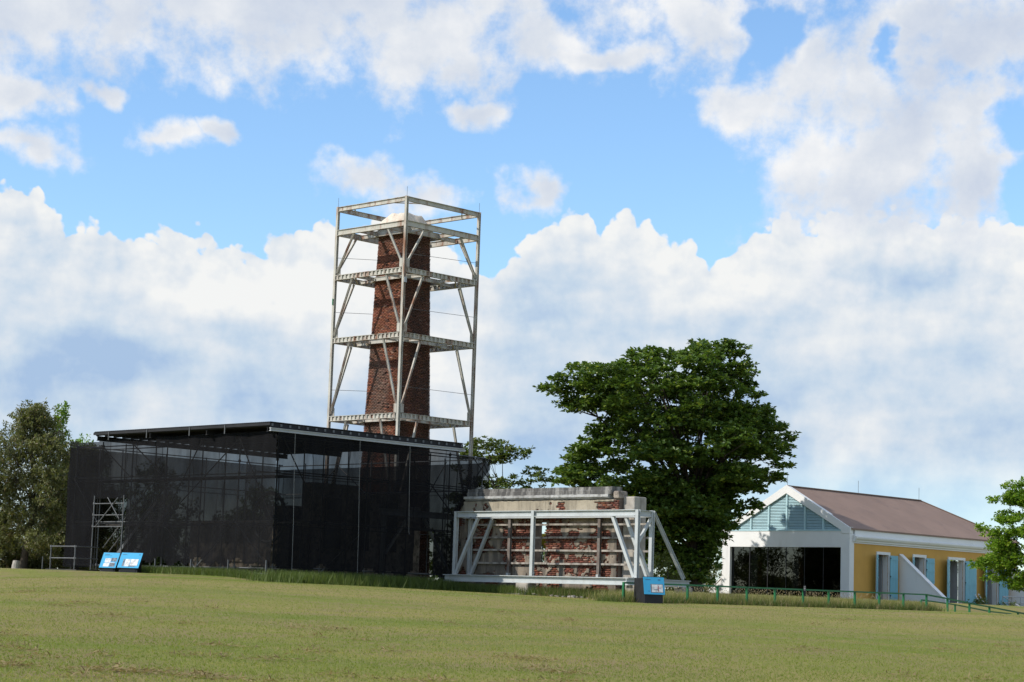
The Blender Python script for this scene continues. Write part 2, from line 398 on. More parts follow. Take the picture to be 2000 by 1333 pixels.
# ------------------------------------------------------------------ mesh helpers
class MB:
    def __init__(s):
        s.v = []; s.f = []
    def box(s, x0, x1, y0, y1, z0, z1):
        b = len(s.v)
        s.v += [(x0, y0, z0), (x1, y0, z0), (x1, y1, z0), (x0, y1, z0), (x0, y0, z1), (x1, y0, z1), (x1, y1, z1), (x0, y1, z1)]
        s.f += [tuple(b + i for i in q) for q in ((0, 3, 2, 1), (4, 5, 6, 7), (0, 1, 5, 4), (1, 2, 6, 5), (2, 3, 7, 6), (3, 0, 4, 7))]
        return s
    def sweep(s, a, b, prof, side=None):
        """extrude a closed 2D profile from a to b; profile x along 'side', y along the other normal"""
        a = Vector(a); b = Vector(b); d = (b - a).normalized()
        if side is None:
            side = Vector((0, 0, 1)).cross(d)
            if side.length < 1e-4:
                side = Vector((1, 0, 0))
        side = Vector(side); side = (side - d * side.dot(d)).normalized()
        up = d.cross(side)
        k = len(prof); base = len(s.v)
        for p in (a, b):
            for x, y in prof:
                s.v.append(tuple(p + side * x + up * y))
        for i in range(k):
            j = (i + 1) % k
            s.f.append((base + i, base + j, base + k + j, base + k + i))
        s.f.append(tuple(base + i for i in reversed(range(k))))
        s.f.append(tuple(base + k + i for i in range(k)))
        return s
    def bar(s, a, b, w_, h=None, side=None):
        h = w_ if h is None else h
        return s.sweep(a, b, [(-w_ / 2, -h / 2), (w_ / 2, -h / 2), (w_ / 2, h / 2), (-w_ / 2, h / 2)], side)
    def tube(s, a, b, r, k=8):
        return s.sweep(a, b, [(r * math.cos(2 * math.pi * i / k), r * math.sin(2 * math.pi * i / k)) for i in range(k)])
    def ibeam(s, a, b, w_, h, tf=0.022, tw=0.016, side=None):
        W2, H2 = w_ / 2, h / 2
        pr = [(-W2, -H2), (W2, -H2), (W2, -H2 + tf), (tw, -H2 + tf), (tw, H2 - tf), (W2, H2 - tf), (W2, H2), (-W2, H2), (-W2, H2 - tf), (-tw, H2 - tf), (-tw, -H2 + tf), (-W2, -H2 + tf)]
        return s.sweep(a, b, pr, side)
    def path(s, pts, rads, k=7):
        base = len(s.v); pts = [Vector(p) for p in pts]; m = len(pts)
        side = None
        for i, p in enumerate(pts):
            d = (pts[min(i + 1, m - 1)] - pts[max(i - 1, 0)]).normalized()
            if side is None:
                side = d.cross(Vector((0.3, 1, 0.1))).normalized()
            side = (side - d * side.dot(d)).normalized()
            up = d.cross(side)
            for j in range(k):
                an = 2 * math.pi * j / k
                s.v.append(tuple(p + (side * math.cos(an) + up * math.sin(an)) * rads[i]))
        for i in range(m - 1):
            for j in range(k):
                q = (j + 1) % k
                s.f.append((base + i * k + j, base + i * k + q, base + (i + 1) * k + q, base + (i + 1) * k + j))
        s.f.append(tuple(base + j for j in reversed(range(k))))
        s.f.append(tuple(base + (m - 1) * k + j for j in range(k)))
        return s
    def poly(s, pts, thick):
        """flat polygon given by 3D points, thickened along 'thick'"""
        b = len(s.v); k = len(pts); th = Vector(thick)
        for p in pts: s.v.append(tuple(p))
        for p in pts: s.v.append(tuple(Vector(p) + th))
        s.f.append(tuple(b + i for i in range(k)))
        s.f.append(tuple(b + k + i for i in reversed(range(k))))
        for i in range(k):
            j = (i + 1) % k
            s.f.append((b + j, b + i, b + k + i, b + k + j))
        return s
    def mesh(s, name):
        me = bpy.data.meshes.new(name)
        me.from_pydata(s.v, [], s.f)
        me.update()
        import bmesh
        bm = bmesh.new(); bm.from_mesh(me)
        bmesh.ops.recalc_face_normals(bm, faces=bm.faces)
        bm.to_mesh(me); bm.free()
        return me
    def build(s, name, mat, parent=None, smooth=False, bevel=0.0):
        return link(name, s.mesh(name), mat, parent, smooth, bevel)
def link(name, me, mat, parent=None, smooth=False, bevel=0.0):
    if mat is not None:
        me.materials.clear()
        me.materials.append(MATS[mat])
    if smooth:
        me.polygons.foreach_set('use_smooth', [True] * len(me.polygons))
    o = bpy.data.objects.new(name, me)
    col.objects.link(o)
    if parent is not None:
        o.parent = parent
    if bevel > 0:
        bv = o.modifiers.new('bevel', 'BEVEL'); bv.width = bevel; bv.segments = 2; bv.limit_method = 'ANGLE'
    return o
def tag(o, label=None, cat=None, group=None, kind=None):
    if label: o['label'] = label
    if cat: o['category'] = cat
    if group: o['group'] = group
    if kind: o['kind'] = kind
    return o
def thing(name, label, cat, loc=(0, 0, 0), rz=0.0, group=None):
    o = bpy.data.objects.new(name, None)
    o.empty_display_size = 0.3
    col.objects.link(o)
    o.location = loc; o.rotation_euler = (0, 0, rz)
    return tag(o, label, cat, group)
def copy_tree(o, parent=None):
    c_ = o.copy(); col.objects.link(c_); c_.parent = parent
    for ch in list(o.children):
        copy_tree(ch, c_)
    return c_
def np_mesh(name, verts, faces, tint=None, tint_name='tint'):
    """verts (n,3), faces (m,k) arrays with constant k; tint (n,3)"""
    me = bpy.data.meshes.new(name)
    nv, (nf, k) = len(verts), faces.shape
    me.vertices.add(nv); me.vertices.foreach_set('co', verts.astype(np.float32).ravel())
    me.loops.add(nf * k); me.loops.foreach_set('vertex_index', faces.astype(np.int32).ravel())
    me.polygons.add(nf)
    me.polygons.foreach_set('loop_start', np.arange(0, nf * k, k, dtype=np.int32))
    me.polygons.foreach_set('loop_total', np.full(nf, k, dtype=np.int32))
    if tint is not None:
        at = me.attributes.new(tint_name, 'FLOAT_VECTOR', 'POINT')
        at.data.foreach_set('vector', tint.astype(np.float32).ravel())
    me.update(calc_edges=True)
    me.validate()
    return me

GA = -0.7648091            # everything built here stands on one grid, turned 43.8 degrees
EX = Vector((math.cos(GA), math.sin(GA), 0)); EY = Vector((-math.sin(GA), math.cos(GA), 0))
def gw(o, l):
    return Vector(o) + EX * l[0] + EY * l[1] + Vector((0, 0, l[2]))

# ------------------------------------------------------------------ the ground
ZC_X = [-400, -60, -30, -19.5, -17, -14.6, -11, -5.9, 0, 5, 11, 19, 22, 25, 30, 60, 400]
ZC_Z = [1.6, 1.8, 2.0, 2.18, 2.31, 2.41, 2.40, 2.33, 2.20, 2.08, 2.05, 2.05, 1.95, 1.68, 1.45, 1.2, 1.2]
def ground_z(x, y):
    x = np.asarray(x, float); y = np.asarray(y, float)
    zc = np.interp(x * (80 / np.maximum(y, 60)), ZC_X, ZC_Z)
    t = y / 79.0
    k = 0.055
    g = t - k * np.log1p(np.exp(np.clip((t - 0.985) / k, -60, 60)))   # straight slope that rounds off at the crest
    g = np.where(t > 1.6, 0.985, g)
    lx = (x - 4.36) * 0.72143 - (y - 75.0) * 0.69248        # distance in front of (+) or behind (-) the fence line
    d1 = -((x + 9.01) * 0.72143 - (y - 80.0) * 0.69248)       # inside the shelter's right face
    d2 = (x + 2.52) * 0.69248 + (y - 86.77) * 0.72143         # behind the steel frame
    rise = (2.54 - zc) * sstep(0.8, 7.0, -lx) * np.maximum(sstep(-1.2, 1.5, d1) * sstep(76, 82, y), sstep(-0.2, 4.0, d2))
    b = (fbm(x * 0.09, y * 0.09, 5, 3) - 0.5) * 0.16 * sstep(5, 25, y) * (1 - sstep(70, 78, y) * 0.7)
    return np.clip(zc, 0, 9) * np.where(y < 0, y / 79.0, g) + rise + b
xs = np.concatenate([np.linspace(-900, -60, 22)[:-1], np.linspace(-60, -32, 29)[:-1], np.linspace(-32, 32, 161), np.linspace(32, 60, 29)[1:], np.linspace(60, 900, 22)[1:]])
ys = np.concatenate([np.linspace(-60, 14, 19)[:-1], np.linspace(14, 112, 246), np.linspace(112, 200, 23)[1:], np.linspace(200, 1800, 20)[1:]])
X, Y = np.meshgrid(xs, ys)
Z = ground_z(X, Y)
nx, ny = len(xs), len(ys)
i, j = np.meshgrid(np.arange(nx - 1), np.arange(ny - 1))
b0 = (j * nx + i).ravel()
lawn = link('lawn', np_mesh('lawn', np.stack([X, Y, Z], -1).reshape(-1, 3), np.stack([b0, b0 + 1, b0 + nx + 1, b0 + nx], 1)), 'lawn', smooth=True)
tag(lawn, kind='structure')
lawn['label'] = 'mown green and straw coloured lawn rising to the ruins'

# ------------------------------------------------------------------ brick stuff
def brick_tints(nb, seed, base=(0.21, 0.075, 0.045), dark=(0.075, 0.04, 0.032), pale=(0.33, 0.19, 0.13), pd=0.3, pp=0.08):
    r = np.random.default_rng(seed)
    c_ = np.array(base) * r.uniform(0.7, 1.25, (nb, 1)) * r.uniform(0.92, 1.08, (nb, 3))
    u = r.random(nb)
    c_[u < pd] = np.array(dark) * r.uniform(0.7, 1.4, ((u < pd).sum(), 1))
    k = u > 1 - pp
    c_[k] = np.array(pale) * r.uniform(0.7, 1.2, (k.sum(), 1))
    return c_
BOXF = np.array([[0, 3, 2, 1], [4, 5, 6, 7], [0, 1, 5, 4], [1, 2, 6, 5], [3, 0, 4, 7], [2, 3, 7, 6]])
def brick_boxes(rows):
    """rows: (origin, along, out, length, height, depth) arrays -> verts, faces"""
    o, al, ou, L, H, Dp = rows
    up = np.array([0, 0, 1.0])
    nb = len(L)
    c_ = np.zeros((nb, 8, 3))
    for k, (a, b, u) in enumerate(((0, 0, 0), (1, 0, 0), (1, 1, 0), (0, 1, 0), (0, 0, 1), (1, 0, 1), (1, 1, 1), (0, 1, 1))):
        c_[:, k] = o + al * (a * L)[:, None] + ou * ((1 - b) * Dp)[:, None] + up * (u * H)[:, None]
    f = (np.arange(nb)[:, None, None] * 8 + BOXF[None]).reshape(-1, 4)
    return c_.reshape(-1, 3), f

# ------------------------------------------------------------------ brick chimney
TW = (-5.13, 94.0, 2.6)                      # near corner of the steel tower
S = 4.82
ch = thing('brick_chimney', 'tall tapering red brick chimney with pale weathered cap inside the steel tower', 'chimney', tuple(gw(TW, (-S / 2 - 0.12, S / 2 - 0.1, 0))), GA)
H_SH = 16.72
def half(z):
    return 1.30 - 0.0256 * z
core = MB()
b_ = len(core.v)
h0, h1 = half(-0.4) - 0.05, half(H_SH) - 0.05
core.v += [(-h0, -h0, -0.4), (h0, -h0, -0.4), (h0, h0, -0.4), (-h0, h0, -0.4), (-h1, -h1, H_SH), (h1, -h1, H_SH), (h1, h1, H_SH), (-h1, h1, H_SH)]
core.f += [tuple(q) for q in BOXF]
core.build('mortar_core', 'mortar', ch)
O, AL, OU, LL, HH, DD, TT, SD = [], [], [], [], [], [], [], []
r_ = np.random.default_rng(3)
CH = 0.074
for side, (al, ou) in enumerate((((1, 0, 0), (0, -1, 0)), ((0, 1, 0), (1, 0, 0)), ((-1, 0, 0), (0, 1, 0)), ((0, -1, 0), (-1, 0, 0)))):
    al = np.array(al, float); ou = np.array(ou, float)
    nc = int((H_SH + 0.3) / CH)
    for q in range(nc):
        z = -0.3 + q * CH
        h = half(z)
        p = -h + (0.0 if q % 2 else -0.11)
        while p < h - 0.02:
            L = 0.215 + r_.normal(0, 0.006)
            s0, s1 = max(p, -h + 0.004), min(p + L, h - 0.004)
            if s1 - s0 > 0.03:
                mid = (s0 + s1) / 2
                er = fbm(mid * 1.3 + 7 * side, z * 0.35, 11 + side, 3)
                strip = math.exp(-((mid - 0.1 - 0.12 * math.sin(z * 0.8)) / 0.35) ** 2)
                out = r_.normal(0, 0.007) + (r_.random() < 0.34 * strip) * r_.uniform(-0.03, 0.035)
                if r_.random() < 0.012: out -= 0.05
                grey = fbm(mid * 0.8 + 31 * side, z * 0.22, 40 + side, 4)
                O.append(al * s0 + ou * (h - 0.07) + np.array([0, 0, z]))
                AL.append(al); OU.append(ou); LL.append(s1 - s0 - 0.010); HH.append(CH - 0.012); DD.append(0.07 + out)
                TT.append((grey, er, z)); SD.append(side)
            p += L + 0.006
TT = np.array(TT)
tin = brick_tints(len(LL), 5, (0.20, 0.078, 0.047), (0.10, 0.048, 0.036), (0.30, 0.17, 0.12), 0.14, 0.04)
gm = sstep(0.55, 0.68, TT[:, 0])[:, None] * 0.55
side_shade = (np.array(SD) == 1)[:, None] * (0.32 + 0.3 * sstep(0.4, 0.6, TT[:, 1]))[:, None]    # shade of the side away from the sun, painted mottled into its bricks
tin = tin * (1 - gm) + np.array([0.10, 0.088, 0.074]) * (0.8 + 0.4 * r_.random((len(LL), 1))) * gm
dm = sstep(0.58, 0.7, TT[:, 1])[:, None] * 0.6
tin = tin * (1 - dm) + tin * 0.45 * dm
topd = sstep(14.4, 16.4, TT[:, 2])[:, None] * 0.45
tin = tin * (1 - topd) + np.array([0.07, 0.05, 0.042]) * topd
tin = tin * (1 - side_shade) + np.array([0.05, 0.036, 0.032]) * side_shade
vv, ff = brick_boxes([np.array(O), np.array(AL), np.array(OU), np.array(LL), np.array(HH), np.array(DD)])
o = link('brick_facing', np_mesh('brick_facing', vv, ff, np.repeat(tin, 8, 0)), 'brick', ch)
o['kind'] = 'stuff'
# corbelled head and domed plaster cap
hd = MB()
for z0, z1, h in ((H_SH, H_SH + 0.10, 0.92), (H_SH + 0.10, H_SH + 0.20, 0.97), (H_SH + 0.20, H_SH + 0.30, 1.02)):
    hd.box(-h, h, -h, h, z0 + 0.002, z1)
hd.build('corbel', 'stone_rubble', ch, bevel=0.02)
gx, gy = np.meshgrid(np.linspace(-1, 1, 33), np.linspace(-1, 1, 33))
m_ = np.maximum(np.abs(gx), np.abs(gy))
hz = 0.55 * (1 - np.clip((m_ - 0.55) / 0.45, 0, 1)) + (fbm(gx * 4, gy * 4, 9, 4) - 0.5) * 0.16 * (1 - sstep(0.85, 1, m_))
cv = np.stack([gx * 0.98, gy * 0.98, H_SH + 0.30 + hz * 1.1], -1).reshape(-1, 3)
ii, jj = np.meshgrid(np.arange(32), np.arange(32)); q0 = (jj * 33 + ii).ravel()
link('cap', np_mesh('cap', cv, np.stack([q0, q0 + 1, q0 + 34, q0 + 33], 1)), 'cap_plaster', ch, smooth=True)

# ------------------------------------------------------------------ steel tower round the chimney
tw = thing('steel_support_tower', 'tall rusty white steel frame tower with platforms surrounding the brick chimney', 'tower', TW, GA)
TOPZ = 17.9
LV = [7.72, 11.48, 14.53]                     # tops of the three ribbed platforms
L4, L5 = 16.75, 17.88
CN = [(0, 0), (0, S), (-S, S), (-S, 0)]
for (x, y) in CN:
    p = MB(); p.ibeam((x, y, -0.3), (x, y, TOPZ), 0.135, 0.135, 0.02, 0.012, (1, 0, 0))
    po = p.build('post', 'steel_rusty', tw)
    MB().tube((x, y, TOPZ), (x, y, TOPZ + 0.45), 0.009, 5).build('lightning_rod', 'galvanised', tw)
def ribbed(a, b, h, out):
    """platform edge girder: flanges and a web with vertical stiffening ribs"""
    mb = MB(); a = Vector(a); b = Vector(b); d = b - a; L = d.length; d.normalize(); out = Vector(out)
    mb.bar(a + Vector((0, 0, -0.012)), b + Vector((0, 0, -0.012)), 0.16, 0.024)
    mb.bar(a + Vector((0, 0, -h + 0.012)), b + Vector((0, 0, -h + 0.012)), 0.16, 0.024)
    mb.bar(a + Vector((0, 0, -h / 2)), b + Vector((0, 0, -h / 2)), 0.02, h - 0.05)
    k = int(L / 0.26)
    for q in range(k):
        c_ = a + d * ((q + 0.5) * L / k) + Vector((0, 0, -h / 2))
        mb.bar(c_ + d * -0.05, c_ + d * 0.05, 0.13, h - 0.052)
    return mb
mid = S / 2
for zi, z in enumerate(LV):
    for q in range(4):
        (x0, y0), (x1, y1) = CN[q], CN[(q + 1) % 4]
        d = Vector((x1 - x0, y1 - y0, 0)).normalized() * 0.09
        ribbed(Vector((x0, y0, z)) + d, Vector((x1, y1, z)) - d, 0.24, (0, 0, 0)).build('platform_girder', 'steel_rusty', tw)
    inn = 1.40 - 0.1 * zi
    c0 = (-mid, mid)
    for q in range(4):
        a = [(-1, -1), (1, -1), (1, 1), (-1, 1)][q]; b = [(1, -1), (1, 1), (-1, 1), (-1, -1)][q]
        sh = 0.055
        dv = Vector((b[0] - a[0], b[1] - a[1], 0)).normalized() * sh
        MB().ibeam(Vector((c0[0] + a[0] * inn, c0[1] + a[1] * inn, z - 0.14)) + dv, Vector((c0[0] + b[0] * inn, c0[1] + b[1] * inn, z - 0.14)) - dv, 0.1, 0.2).build('inner_beam', 'steel_rusty', tw)
        # two joists from ring to edge on each side
        for t_ in (-0.75, 0.75):
            if q == 0: A, B = (c0[0] + t_ * inn, -0.0 + 0.1), (c0[0] + t_ * inn, c0[1] - inn - 0.07)
            if q == 1: A, B = (-0.1, c0[1] + t_ * inn), (c0[0] + inn + 0.07, c0[1] + t_ * inn)
            if q == 2: A, B = (c0[0] + t_ * inn, S - 0.1), (c0[0] + t_ * inn, c0[1] + inn + 0.07)
            if q == 3: A, B = (-S + 0.1, c0[1] + t_ * inn), (c0[0] - inn - 0.07, c0[1] + t_ * inn)
            MB().ibeam((A[0], A[1], z - 0.15), (B[0], B[1], z - 0.15), 0.09, 0.16).build('joist', 'steel_rusty', tw)
    for (x, y) in CN:      # corner ties under the deck
        sx = 1 if x < -1 else -1; sy = 1 if y < 1 else -1
        MB().bar((x + sx * 1.35, y + sy * 0.1, z - 0.2), (x + sx * 0.1, y + sy * 1.35, z - 0.2), 0.06).build('corner_tie', 'steel_rusty', tw)
for z, h in ((L4, 0.27), (L5, 0.22)):
    for q in range(4):
        (x0, y0), (x1, y1) = CN[q], CN[(q + 1) % 4]
        d = Vector((x1 - x0, y1 - y0, 0)).normalized() * 0.085
        MB().ibeam(Vector((x0, y0, z - h / 2)) + d, Vector((x1, y1, z - h / 2)) - d, 0.14, h).build('ring_beam', 'steel_rusty', tw)
inn = 1.16; c0 = (-mid, mid)
for q in range(4):
    a = [(-1, -1), (1, -1), (1, 1), (-1, 1)][q]; b = [(1, -1), (1, 1), (-1, 1), (-1, -1)][q]
    dv = Vector((b[0] - a[0], b[1] - a[1], 0)).normalized() * 0.06
    MB().ibeam(Vector((c0[0] + a[0] * inn, c0[1] + a[1] * inn, L4 - 0.14)) + dv, Vector((c0[0] + b[0] * inn, c0[1] + b[1] * inn, L4 - 0.14)) - dv, 0.12, 0.27).build('inner_beam', 'steel_rusty', tw)
    ends = {0: [((c0[0] + t_ * inn, 0.08), (c0[0] + t_ * inn, c0[1] - inn - 0.06)) for t_ in (-0.8, 0.8)],
            1: [((-0.08, c0[1] + t_ * inn), (c0[0] + inn + 0.06, c0[1] + t_ * inn)) for t_ in (-0.8, 0.8)],
            2: [((c0[0] + t_ * inn, S - 0.08), (c0[0] + t_ * inn, c0[1] + inn + 0.06)) for t_ in (-0.8, 0.8)],
            3: [((-S + 0.08, c0[1] + t_ * inn), (c0[0] - inn - 0.06, c0[1] + t_ * inn)) for t_ in (-0.8, 0.8)]}[q]
    for A, B in ends:
        MB().ibeam((A[0], A[1], L4 - 0.14), (B[0], B[1], L4 - 0.14), 0.1, 0.2).build('joist', 'steel_rusty', tw)
for (x, y) in CN:
    sx = 1 if x < -1 else -1; sy = 1 if y < 1 else -1
    MB().bar((x + sx * 1.1, y + sy * 0.08, L5 - 0.17), (x + sx * 0.08, y + sy * 1.1, L5 - 0.17), 0.05).build('corner_tie', 'steel_rusty', tw)
    lows = [-0.2 + 3.2, LV[0], LV[1], LV[2]]
    tops = [LV[0], LV[1], LV[2], L4]
    for lo, hi in zip(lows, tops):
        for dx_, dy_ in ((sx, 0), (0, sy)):
            a = Vector((x + dx_ * 0.09, y + dy_ * 0.09, lo + 0.12)); b = Vector((x + dx_ * 1.22, y + dy_ * 1.22, hi - (0.27 if hi < 15 else 0.28)))
            MB().ibeam(a, b, 0.085, 0.085, 0.014, 0.010, (dy_, dx_, 0)).build('brace', 'steel_rusty', tw)
            gd = Vector((dx_, dy_, 0)); pl_ = [Vector((x, y, lo + 0.02)) + gd * 0.08, Vector((x, y, lo + 0.02)) + gd * 0.26, Vector((x, y, lo + 0.42)) + gd * 0.26, Vector((x, y, lo + 0.42)) + gd * 0.08]
            MB().poly([tuple(q_ + Vector((dy_, dx_, 0)) * 0.062) for q_ in pl_], tuple(Vector((dy_, dx_, 0)) * 0.012)).build('gusset_plate', 'steel_rusty', tw)
for z in (9.0, 12.75, 15.4):
    for (x, y), (ex_, ey_) in ((CN[1], (1, 1)), (CN[3], (-1, -1))):
        tx, ty = c0[0] + ex_ * half(z) * 0.98, c0[1] + ey_ * half(z) * 0.98
        MB().tube((x, y, z), (tx, c0[1] - half(z) * 0.98 * (-1 if y > 1 else 1) * (1 if False else -1), z + 0.15), 0.010, 4).build('stay_wire', 'galvanised', tw)
MB().box(-0.03 - S, -S + 0.03, -0.11, -0.085, 13.1, 13.4).build('cable_box', 'fence_green', tw)
MB().box(0.09, 0.11, -0.06, 0.1, 13.8, 14.05).build('junction_box', 'grey_paint', tw)

# ------------------------------------------------------------------ scaffold shelter with black net
NO = (-9.01, 80.0, 2.55)
sh = thing('scaffold_shelter', 'large black netted scaffold shelter with flat dark roof and tube stairs', 'scaffold', NO, GA)
XW, YE = -14.15, 11.9
def standard(x, y, z0, z1, parent=sh):
    o = MB().tube((x, y, z0), (x, y, z1), 0.026, 6).build('standard', 'scaffold_tube', parent)
    for z in (1.0, 2.05, 3.05, 4.1, 5.1):
        if z0 < z < z1:
            pass
    return o
xs_ = [-13.9, -12.0, -9.8, -7.4, -5.0, -2.6, -0.25]
ys_ = [0.2, 2.6, 5.0, 7.3, 9.7, 11.7]
for x in xs_:
    for y in (0.2, 1.4):
        if y > 1 and x > -1: continue
        standard(x, y, -0.2, 5.55)
    standard(x, 11.7, -0.2, 5.45)
for y in ys_[1:-1]:
    standard(-0.25, y, -0.2, 5.5); standard(-1.45, y, -0.2, 5.5); standard(-13.9, y, -0.2, 5.45)
coup = MB().tube((0, 0, -0.05), (0, 0, 0.05), 0.055, 8).mesh('coupler')
def coupler(x, y, z):
    o = link('coupler', coup, None if coup.materials else 'galvanised', sh); o.location = (x, y, z)
LIFT = (0.25, 2.1, 4.0, 5.35)
for z in LIFT:
    for y in (0.2, 1.4, 11.7):
        MB().tube((-14.05, y + 0.05, z), (-0.1, y + 0.05, z), 0.025, 6).build('ledger', 'scaffold_tube', sh)
    for x in (-0.25, -1.45, -13.9):
        MB().tube((x + 0.05, 0.05, z + 0.06), (x + 0.05, 11.85, z + 0.06), 0.025, 6).build('ledger', 'scaffold_tube', sh)
    for x in xs_:
        coupler(x, 0.2, z + 0.02)
    for y in ys_[1:]:
        coupler(-0.25, y, z + 0.05)
for z in (1.0, 1.55, 2.6, 3.05, 4.5, 4.95):
    coupler(-2.6, 0.2, z); coupler(-0.25, 0.2, z)
for a, b in (((-9.8, 0.1, 4.0), (-12.0, 0.1, 5.4)), ((-7.4, 0.1, 4.0), (-9.9, 0.1, 5.5)), ((-7.3, 0.1, 2.1), (-2.4, 0.1, 5.5)), ((-5.0, 0.12, 5.4), (-7.4, 0.12, 2.1)),
             ((-2.6, 0.1, 5.5), (-0.3, 0.1, 2.1)), ((-9.8, 0.1, 0.2), (-7.4, 0.1, 2.1)), ((-5.0, 0.1, 0.2), (-2.5, 0.1, 2.2)), ((-2.6, 0.1, 2.1), (-0.3, 0.1, 0.2)), ((-7.4, 0.1, 2.1), (-5.0, 0.1, 0.2)), ((-8.7, 0.1, 0.0), (-9.6, 0.1, 0.9)), ((-13.9, 0.1, 4.0), (-12.0, 0.1, 2.1)),
             ((-0.1, 7.3, 5.1), (-0.1, 9.9, 2.8)), ((-0.1, 11.75, 5.3), (-0.1, 9.9, 2.9)), ((-0.1, 0.3, 5.4), (-0.1, 2.6, 2.1)), ((-0.1, 5.0, 2.1), (-0.1, 2.6, 0.2)), ((-0.1, 9.7, 2.6), (-0.1, 11.2, 0.4)),
             ((-13.9, 11.8, 2.1), (-9.8, 11.8, 5.3)), ((-9.8, 11.8, 5.3), (-5, 11.8, 2.1)), ((-5, 11.8, 2.1), (-2.6, 11.8, 5.3))):
    MB().tube(a, b, 0.025, 6).build('brace', 'scaffold_tube', sh)
for y0 in (0.45,):
    MB().box(-13.8, -0.4, y0, y0 + 0.85, 1.96, 2.0).build('walkway', 'timber_dark', sh)
    MB().box(-13.8, -0.4, y0, y0 + 0.85, 3.86, 3.9).build('walkway', 'timber_dark', sh)
# the netting
def net(name, f, u0, u1, v0, v1, nu, nv, seed, hole=None, amp=0.05):
    u, v = np.meshgrid(np.linspace(u0, u1, nu), np.linspace(v0, v1, nv))
    dsp = (fbm(u * 0.9, v * 0.5, seed, 4) - 0.5) * amp * 2.6 + 0.03 * np.sin(u * 2.62) * np.sin(v * 1.5) + (fbm(u * 3.5 + v, v * 0.8, seed + 7, 3) - 0.5) * 0.05
    pts = np.stack(f(u, v, dsp), -1).reshape(-1, 3)
    a, b = np.meshgrid(np.arange(nu - 1), np.arange(nv - 1))
    q = (b * nu + a).ravel()
    fc = np.stack([q, q + 1, q + nu + 1, q + nu], 1)
    if hole is not None:
        cu_ = u.ravel()[fc].mean(1); cv_ = v.ravel()[fc].mean(1)
        fc = fc[~hole(cu_, cv_)]
    return link(name, np_mesh(name, pts, fc), 'debris_net', sh, smooth=True)
def ragged(u, s=0):
    return 0.12 * np.sin(u * 5 + s) + 0.1 * np.sin(u * 2.3 + s)
net('netting', lambda u, v, d: (u, -0.02 + d, v), XW, -0.1, 0.15, 5.62, 190, 70, 21,
    lambda u, v: ((u > -12.05) & (u < -9.8) & (v < 3.12)) | ((v < 0.42 + ragged(u)) & (u > -8.6)) | ((v > 5.55 - 0.02 * (u + 12)) & (u < -12)))
net('netting', lambda u, v, d: (0.02 + d, u, v), -0.05, 9.9, 0.10, 5.55, 150, 70, 22,
    lambda u, v: ((u > 7.5) & (u < 8.65) & (v < 2.05) & (v > 0.2)) | (v < 0.25 + ragged(u, 2)))
net('netting', lambda u, v, d: (0.02 + d, u, v), 9.9, YE, 2.75, 5.38, 40, 50, 23,
    lambda u, v: v < 2.8 + (u - 9.9) * 1.05)
net('netting', lambda u, v, d: (u, 11.88 + d, v), XW, -0.05, 0.3, 5.2, 90, 40, 24)
net('netting', lambda u, v, d: (XW + d, u, v), 0.0, YE, 0.3, 5.35, 70, 40, 25)
for a in (0.75, 4.2, 7.0):
    MB().path([(0.10, a, 5.55), (0.13, a + 0.02, 3.8), (0.12, a + 0.1, 2.0), (0.13, a + 0.12, 0.2 if a < 6 else 1.9)], [0.008] * 4, 5).build('tie_rope', 'rope', sh)
# roof
rf = MB()
RX0, RX1, RY0, RY1, RZ = -11.95, -0.12, -0.35, 10.35, 5.90
nw = 90
for k in range(nw):       # corrugated sheet, ribs running front to back
    x0 = RX0 + (RX1 - RX0) * k / nw; x1 = RX0 + (RX1 - RX0) * (k + 0.5) / nw; x2 = RX0 + (RX1 - RX0) * (k + 1) / nw
    rf.box(x0, x1, RY0, RY1, RZ, RZ + 0.03)
    rf.box(x1, x2, RY0, RY1, RZ + 0.022, RZ + 0.05)
roof = rf.build('roof', 'roof_dark', sh)
for y in np.linspace(RY0 + 0.1, RY1 - 0.1, 24):
    MB().box(RX0 + 0.05, RX1 - 0.06, y - 0.035, y + 0.035, RZ - 0.13, RZ - 0.004).build('purlin', 'roof_dark', roof)
    MB().box(RX1 - 0.018, RX1 + 0.004, y - 0.05, y + 0.05, RZ - 0.12, RZ - 0.02).build('purlin_end', 'scaffold_tube', roof)
MB().box(RX1 - 0.055, RX1 - 0.022, RY0 + 0.02, RY1, RZ - 0.20, RZ - 0.006).build('eaves_board', 'roof_dark', roof)
for x in (RX0 + 0.2, -8.0, -4.2, -0.35):
    MB().ibeam((x, RY0 + 0.05, RZ - 0.24), (x, RY1, RZ - 0.24), 0.12, 0.2).build('roof_beam', 'roof_dark', roof)
MB().box(RX0, RX1, RY0 - 0.03, RY0 + 0.03, RZ - 0.10, RZ - 0.004).build('fascia', 'roof_dark', roof)
MB().ibeam((0.0, -0.45, RZ - 0.27), (0.0, 10.3, RZ - 0.27), 0.12, 0.13, 0.03).build('eaves_beam', 'grey_paint', roof)
for x in (-10.8, -8.1, -5.2, -2.9):
    MB().box(x - 0.02, x + 0.02, RY0 - 0.06, RY0 - 0.035, RZ - 0.35, RZ + 0.0).build('roof_strap', 'scaffold_tube', roof)
